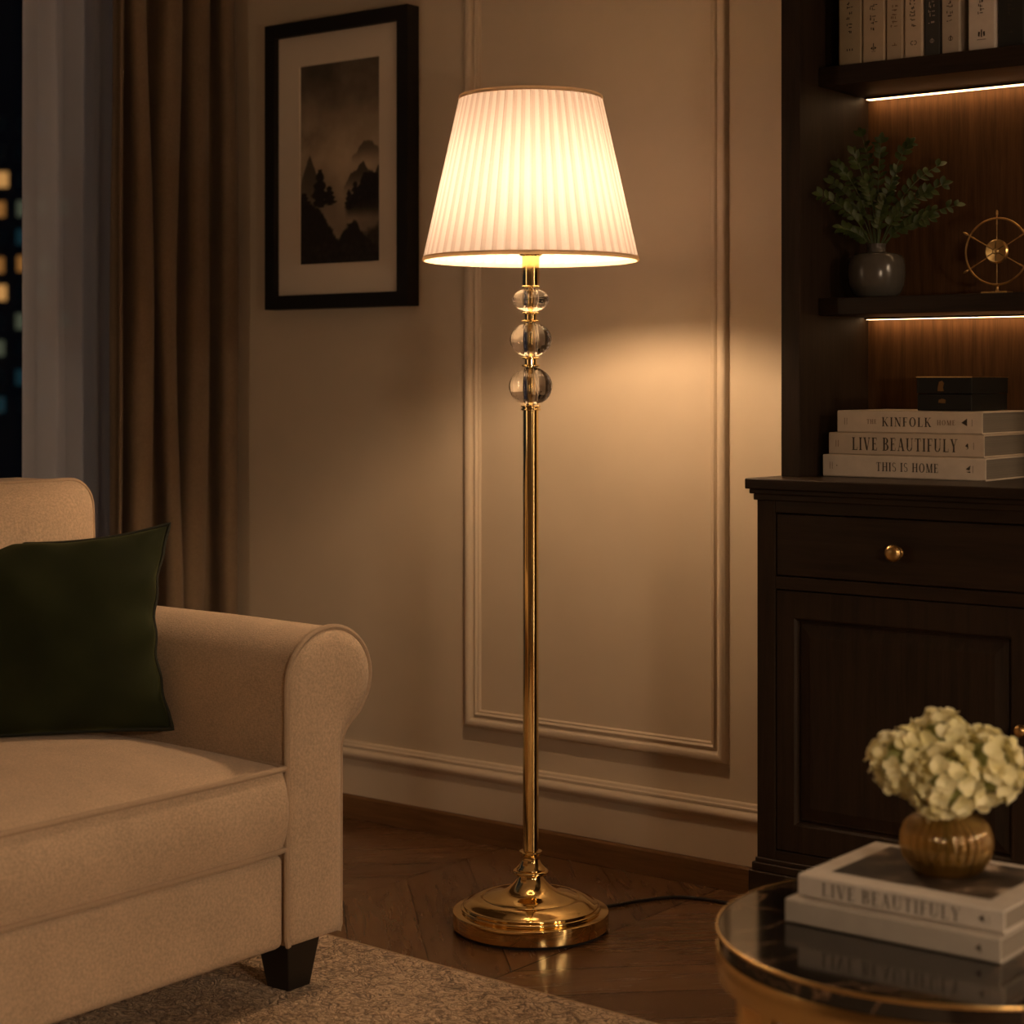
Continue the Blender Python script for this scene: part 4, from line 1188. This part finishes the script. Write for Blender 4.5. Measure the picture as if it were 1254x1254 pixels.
# ------------------------------------------------------------------ round table
TX, TY, TZ, TR = -.990, 2.134, .380, .281
tab = thing('side_table', (TX, TY, .0135), 'round low table with black marble top and brass rim and legs, at lower right', 'table')
obj('tabletop', lathe(NB(), [(0, .359), (.2780, .359), (.2786, .3600), (.2786, .3790), (.2770, .3800), (0, .3800)], 128, (TX, TY, 0)), MARBLE, tab, sharp=30)
obj('rim', lathe(NB(), [(.2786, .3770), (.2806, .3770), (.2812, .3782), (.2812, .3800), (.2802, .3810), (.2786, .3808), (.2786, .3770)], 128, (TX, TY, 0)), GOLD_T, tab, sharp=60)
obj('apron', lathe(NB(), [(.2760, .3588), (.2800, .3588), (.2806, .3575), (.2806, .3245), (.2800, .3235), (.2760, .3235), (.2760, .3588)], 128, (TX, TY, 0)), GOLD_T, tab, sharp=40)
# toward-viewer direction is about -52 deg; legs every 60 deg
for k in range(6):
    a = math.radians(-52.1-72+60*k)
    rad, tan = Vector((math.cos(a), math.sin(a), 0)), Vector((-math.sin(a), math.cos(a), 0))
    bm = NB(); c = Vector((TX, TY, 0))+rad*.266
    vs = []
    for z in (.0135, .3234):
        for (r, t_) in ((-.0125, -.0085), (.0125, -.0085), (.0125, .0085), (-.0125, .0085)):
            p = c+rad*r+tan*t_; vs.append(bm.verts.new((p.x, p.y, z)))
    for f in ((0,3,2,1),(4,5,6,7),(0,1,5,4),(1,2,6,5),(2,3,7,6),(3,0,4,7)): bm.faces.new([vs[i] for i in f])
    obj('leg', bm, GOLD_T, tab, smooth=False, bevel=.0012)
obj('base_ring', lathe(NB(), [(.2530, .0137), (.2790, .0137), (.2790, .0230), (.2530, .0230), (.2530, .0137)], 96, (TX, TY, 0)), GOLD_T, tab, sharp=40)

# books on the table
GREYB = cloth('grey_cover', (.36, .32, .27)); STONE = cloth('stone_cover', (.50, .45, .39))
bkA = lying_book(-1.166, -.886, 2.046, 2.262, .3803, .4095, GREYB, 'plain grey hardback lying on the marble table under another book', group='books on the round table')
bkB = lying_book(-1.158, -.889, 2.064, 2.272, .4098, .4370, STONE, 'hardback titled LIVE BEAUTIFULY lying under the flower vase on the table', group='books on the round table')
b = NB(); lettering(b, 'LIVE BEAUTIFULY', (-1.125, 2.064, .4150), FX, UZ, NF, .0165, gap=.12, center_w=.182)
obj('title', fix_up(b, NF), plain('grey_ink', (.10, .085, .07), .7), bkB, smooth=False)
b = NB(); marks(b, [[(0, 0), (.008, -.0045), (.0065, .005)], [(.0125, -.005), (.0132, -.005), (.0132, .005), (.0125, .005)]], (-.921, 2.064, .4235), FX, UZ, NF)
obj('emblem', fix_up(b, NF), INK, bkB, smooth=False)
b = NB(); marks(b, [[(0, 0), (.008, -.0045), (.0065, .005)]], (-.917, 2.046, .3945), FX, UZ, NF)
obj('emblem', fix_up(b, NF), INK, bkA, smooth=False)
def cover_photo():
    t = NT('cover_photograph'); v = t.coord()
    n = t.noise(v, 13, 4, .55, .6)
    c = t.ramp(n, [(.36, (.014, .011, .009)), (.52, (.045, .032, .023)), (.60, (.10, .07, .05)), (.68, (.42, .34, .26))])
    t.bsdf(c, .5, 0, None, Specular_IOR_Level=.3); return t.m
b = NB(); marks(b, [[(-1.130, 2.098), (-.921, 2.098), (-.921, 2.258), (-1.130, 2.258)]], (0, 0, .4370), (1, 0, 0), (0, 1, 0), (0, 0, 1), .0003)
obj('cover_photo', fix_up(b, (0, 0, 1)), cover_photo(), bkB, smooth=False)

# amber vase with hydrangeas
VX, VY, VZ = -1.0165, 2.184, .4376
vase = thing('flower_vase', (VX, VY, VZ), 'small round ribbed amber glass vase standing on the table books', 'vase')
out = [(0, 0), (.034, 0), (.039, .0015), (.047, .0085), (.0535, .020), (.0565, .034), (.0555, .048), (.0505, .060), (.042, .0685), (.0335, .0735), (.0300, .0785), (.0298, .0860), (.0315, .0910), (.0325, .0925)]
inn = [(.0305, .0925), (.0282, .0880), (.0280, .0780), (.0310, .0725), (.0395, .0670), (.0480, .0585), (.0528, .0470), (.0538, .034), (.0508, .0215), (.0445, .0115), (.036, .0055), (0, .0050)]
def ribs(a, z): 
    k = max(0, min(1, (z-.006)/.02))*max(0, min(1, (.076-z)/.012))
    return 1 + .055*k*abs(math.sin(a*14))-.03*k
obj('body', lathe(NB(), out+inn, 204, (VX, VY, VZ), lambda a, z: ribs(a, z)), AMBER, vase, sharp=50)
def petal_m():
    t = NT('cream_hydrangea_petal'); v = t.coord()
    c = t.ramp(t.noise(v, 30, 2), [(.3, (.80, .74, .38)), (.7, (.90, .85, .58))])
    d = t.n('ShaderNodeBsdfPrincipled'); t.l(c, d.inputs['Base Color']); d.inputs['Roughness'].default_value = .6
    tl = t.n('ShaderNodeBsdfTranslucent'); t.l(c, tl.inputs[0])
    m = t.n('ShaderNodeMixShader'); m.inputs[0].default_value = .30; t.l(d.outputs[0], m.inputs[1]); t.l(tl.outputs[0], m.inputs[2]); t.l(m.outputs[0], t.out.inputs[0]); return t.m
PETAL = petal_m(); PCORE = plain('hydrangea_core', (.30, .32, .12), .8)
def petal(bm, c, d, n, L, W, cup):
    d = d.normalized(); s = d.cross(n).normalized(); n = s.cross(d).normalized()
    rows = []
    for (t_, w) in ((.04, .22), (.3, .78), (.6, 1.0), (.85, .80), (1.0, .38)):
        row = []
        for x in (-1, -.5, 0, .5, 1):
            h = cup*L*(t_**1.6*.55 - .0) + W*.22*(x*x)*w - L*.22*max(0, t_-.6)
            row.append(bm.verts.new(c + d*(L*t_) + s*(W*w*x) + n*h))
        rows.append(row)
    for A, B in zip(rows, rows[1:]):
        for k in range(4): bm.faces.new((A[k], A[k+1], B[k+1], B[k]))
heads = [(-.0535, .004, .573, .0400, 'hydrangea head at the left of the amber vase bouquet'), (-.0100, -.036, .5560, .0445, 'front hydrangea head drooping over the neck of the amber vase'), (.0450, -.010, .5690, .0450, 'hydrangea head at the right of the amber vase bouquet'), (.0005, .030, .5890, .0410, 'topmost hydrangea head at the back of the amber vase bouquet')]
rnd = random.Random(5)
for (u, dep, z, R, lab) in heads:
    c = Vector((VX, VY, 0)) + RV*u + FV*dep; c.z = z
    fl = thing('hydrangea', (c.x, c.y, VZ+.01), 'cream ' + lab, 'flower', 'hydrangeas in the amber vase')
    foot = Vector((VX, VY, VZ+.012)) + RV*(-u*.3) + FV*(-dep*.3)
    neck = Vector((VX, VY, VZ+.086)) + RV*(u*.28) + FV*(dep*.28)
    obj('stem', tube(NB(), bez(foot, Vector((VX, VY, VZ+.05)), neck, 6) + [neck.lerp(c, .5), c], .0024, 8), STEM, fl)
    hd = NB()
    bmesh.ops.create_icosphere(hd, subdivisions=2, radius=R*.70, matrix=Matrix.Translation(c))
    core = obj('flower_core', hd, PCORE, fl)
    bm = NB(); N = 58
    for i in range(N):
        zz = 1-2*(i+.5)/N; ph = i*2.399963+rnd.uniform(-.2, .2); rr = math.sqrt(1-zz*zz)
        n = Vector((rr*math.cos(ph), rr*math.sin(ph), zz*.96)).normalized()
        n = (n+Vector((rnd.uniform(-.16, .16), rnd.uniform(-.16, .16), rnd.uniform(-.16, .16)))).normalized()
        p = c + n*R*rnd.uniform(.76, .95)
        t0 = n.orthogonal().normalized(); t1 = n.cross(t0); a0 = rnd.uniform(0, 6.28)
        for k in range(4):
            a = a0+k*PI/2+rnd.uniform(-.12, .12)
            d = t0*math.cos(a)+t1*math.sin(a) + n*rnd.uniform(.08, .45)
            petal(bm, p, d, n, R*rnd.uniform(.27, .36), R*rnd.uniform(.15, .19), rnd.uniform(.3, 1.0))
    obj('flower_head', bm, PETAL, fl, sharp=None)

# ------------------------------------------------------------------ added fill lamps and reflection columns (out of view)
FILLC = (1.0, .72, .47)
def add_dome_fill(x, y, z, power):  # added fill, out of view, to brighten book spines, flowers and table
    t = thing('dome_fill_lamp', (x, y, 0), 'added dome fill lamp on a slim pole, standing unseen beside the viewer', 'lamp')
    px, py = x+.30, y-.26
    obj('base', lathe(NB(), [(0, 0), (.13, 0), (.13, .018), (.02, .024), (0, .024)], 40, (px, py, 0)), BLACKWOOD, t)
    obj('pole', tube(NB(), [(px, py, .02), (px, py, z+.10)] + bez((px, py, z+.12), (px, py, z+.27), (x+.05, y, z+.215), 8)[1:] + [(x, y, z+.195)], .008, 10), BLACKWOOD, t)
    dome = [(.175*math.cos(math.radians(a)), .19*math.sin(math.radians(a))) for a in range(0, 91, 9)]
    inner = [(.171*math.cos(math.radians(a)), .186*math.sin(math.radians(a))) for a in range(90, -1, -9)]
    obj('dome_shade', lathe(NB(), dome+inner+[dome[0]], 48, (x, y, z)), [plain('dome_fill_enamel', (.75, .72, .66), .5)], t, sharp=60)
    bm = NB(); bmesh.ops.create_uvsphere(bm, u_segments=32, v_segments=16, radius=.105, matrix=Matrix.Translation((x, y, z)))
    obj('bulb', bm, emit('dome_fill_glow', FILLC, power), t)
def fill_column(x, y, power, label):  # added glowing column, out of view, for bright lines on the brass pole
    t = thing('fill_column', (x, y, 0), label, 'lamp', 'added glowing columns')
    obj('base', lathe(NB(), [(0, 0), (.10, 0), (.10, .03), (0, .03)], 40, (x, y, 0)), BLACKWOOD, t)
    obj('glow_column', lathe(NB(), [(0, .032), (.075, .032), (.075, 1.55), (0, 1.55)], 40, (x, y, 0)), emit('fill_column_glow', FILLC, power), t)
    obj('cap', lathe(NB(), [(0, 1.5505), (.08, 1.5505), (.08, 1.575), (0, 1.575)], 40, (x, y, 0)), BLACKWOOD, t)
add_dome_fill(.30, 1.15, 1.13, 125)
def add_pendant_fill(x, y, z, r, power, label):  # added fill, out of view, to brighten sofa front and curtain
    t = thing('pendant_fill_lamp', (x, y, CZ), label, 'lamp')
    bm = NB(); bmesh.ops.create_uvsphere(bm, u_segments=32, v_segments=16, radius=r, matrix=Matrix.Translation((x, y, z)))
    obj('bulb', bm, emit('pendant_fill_glow', FILLC, power), t)
    dome = [(.19*math.cos(math.radians(a)), .20*math.sin(math.radians(a))) for a in range(0, 91, 9)]
    inner = [(.186*math.cos(math.radians(a)), .196*math.sin(math.radians(a))) for a in range(90, -1, -9)]
    obj('dome_shade', lathe(NB(), dome+inner+[dome[0]], 48, (x, y, z)), [plain('pendant_fill_enamel', (.30, .26, .2), .5)], t, sharp=60)
    obj('cord', tube(NB(), [(x, y, z+.20), (x, y, CZ-.02)], .004, 8), BLACKWOOD, t)
    obj('canopy', lathe(NB(), [(0, -.025), (.05, -.022), (.055, -.001), (0, -.001)], 32, (x, y, CZ)), GOLD_S, t)
add_pendant_fill(1.30, 2.30, 1.66, .09, 155, 'added dome fill pendant, out of view on the right beyond the bookcase')
fill_column(1.62, 2.62, 6, 'added glowing column for brass reflections, out of view by the right wall')
fill_column(-3.35, .12, 4.5, 'added glowing column for brass reflections, out of view past the far sofa arm')

w = bpy.data.worlds.new('night_sky'); sc.world = w; w.use_nodes = True
bg = w.node_tree.nodes['Background']; bg.inputs[0].default_value = (.15, .22, .38, 1); bg.inputs[1].default_value = .055

# ------------------------------------------------------------------ camera
cam = bpy.data.cameras.new('camera'); co = bpy.data.objects.new('camera', cam); col.objects.link(co)
co.location = (0, 0, 1.047); co.rotation_euler = (PI/2, 0, math.atan2(.614, .789))
cam.sensor_fit = 'HORIZONTAL'; cam.sensor_width = 36; cam.lens = 36*2317/1254
cam.shift_y = -(627-466)/1254
cam.clip_start = .05; cam.clip_end = 600
cam.dof.use_dof = True; cam.dof.focus_distance = 3.5; cam.dof.aperture_fstop = 4.0
sc.camera = co
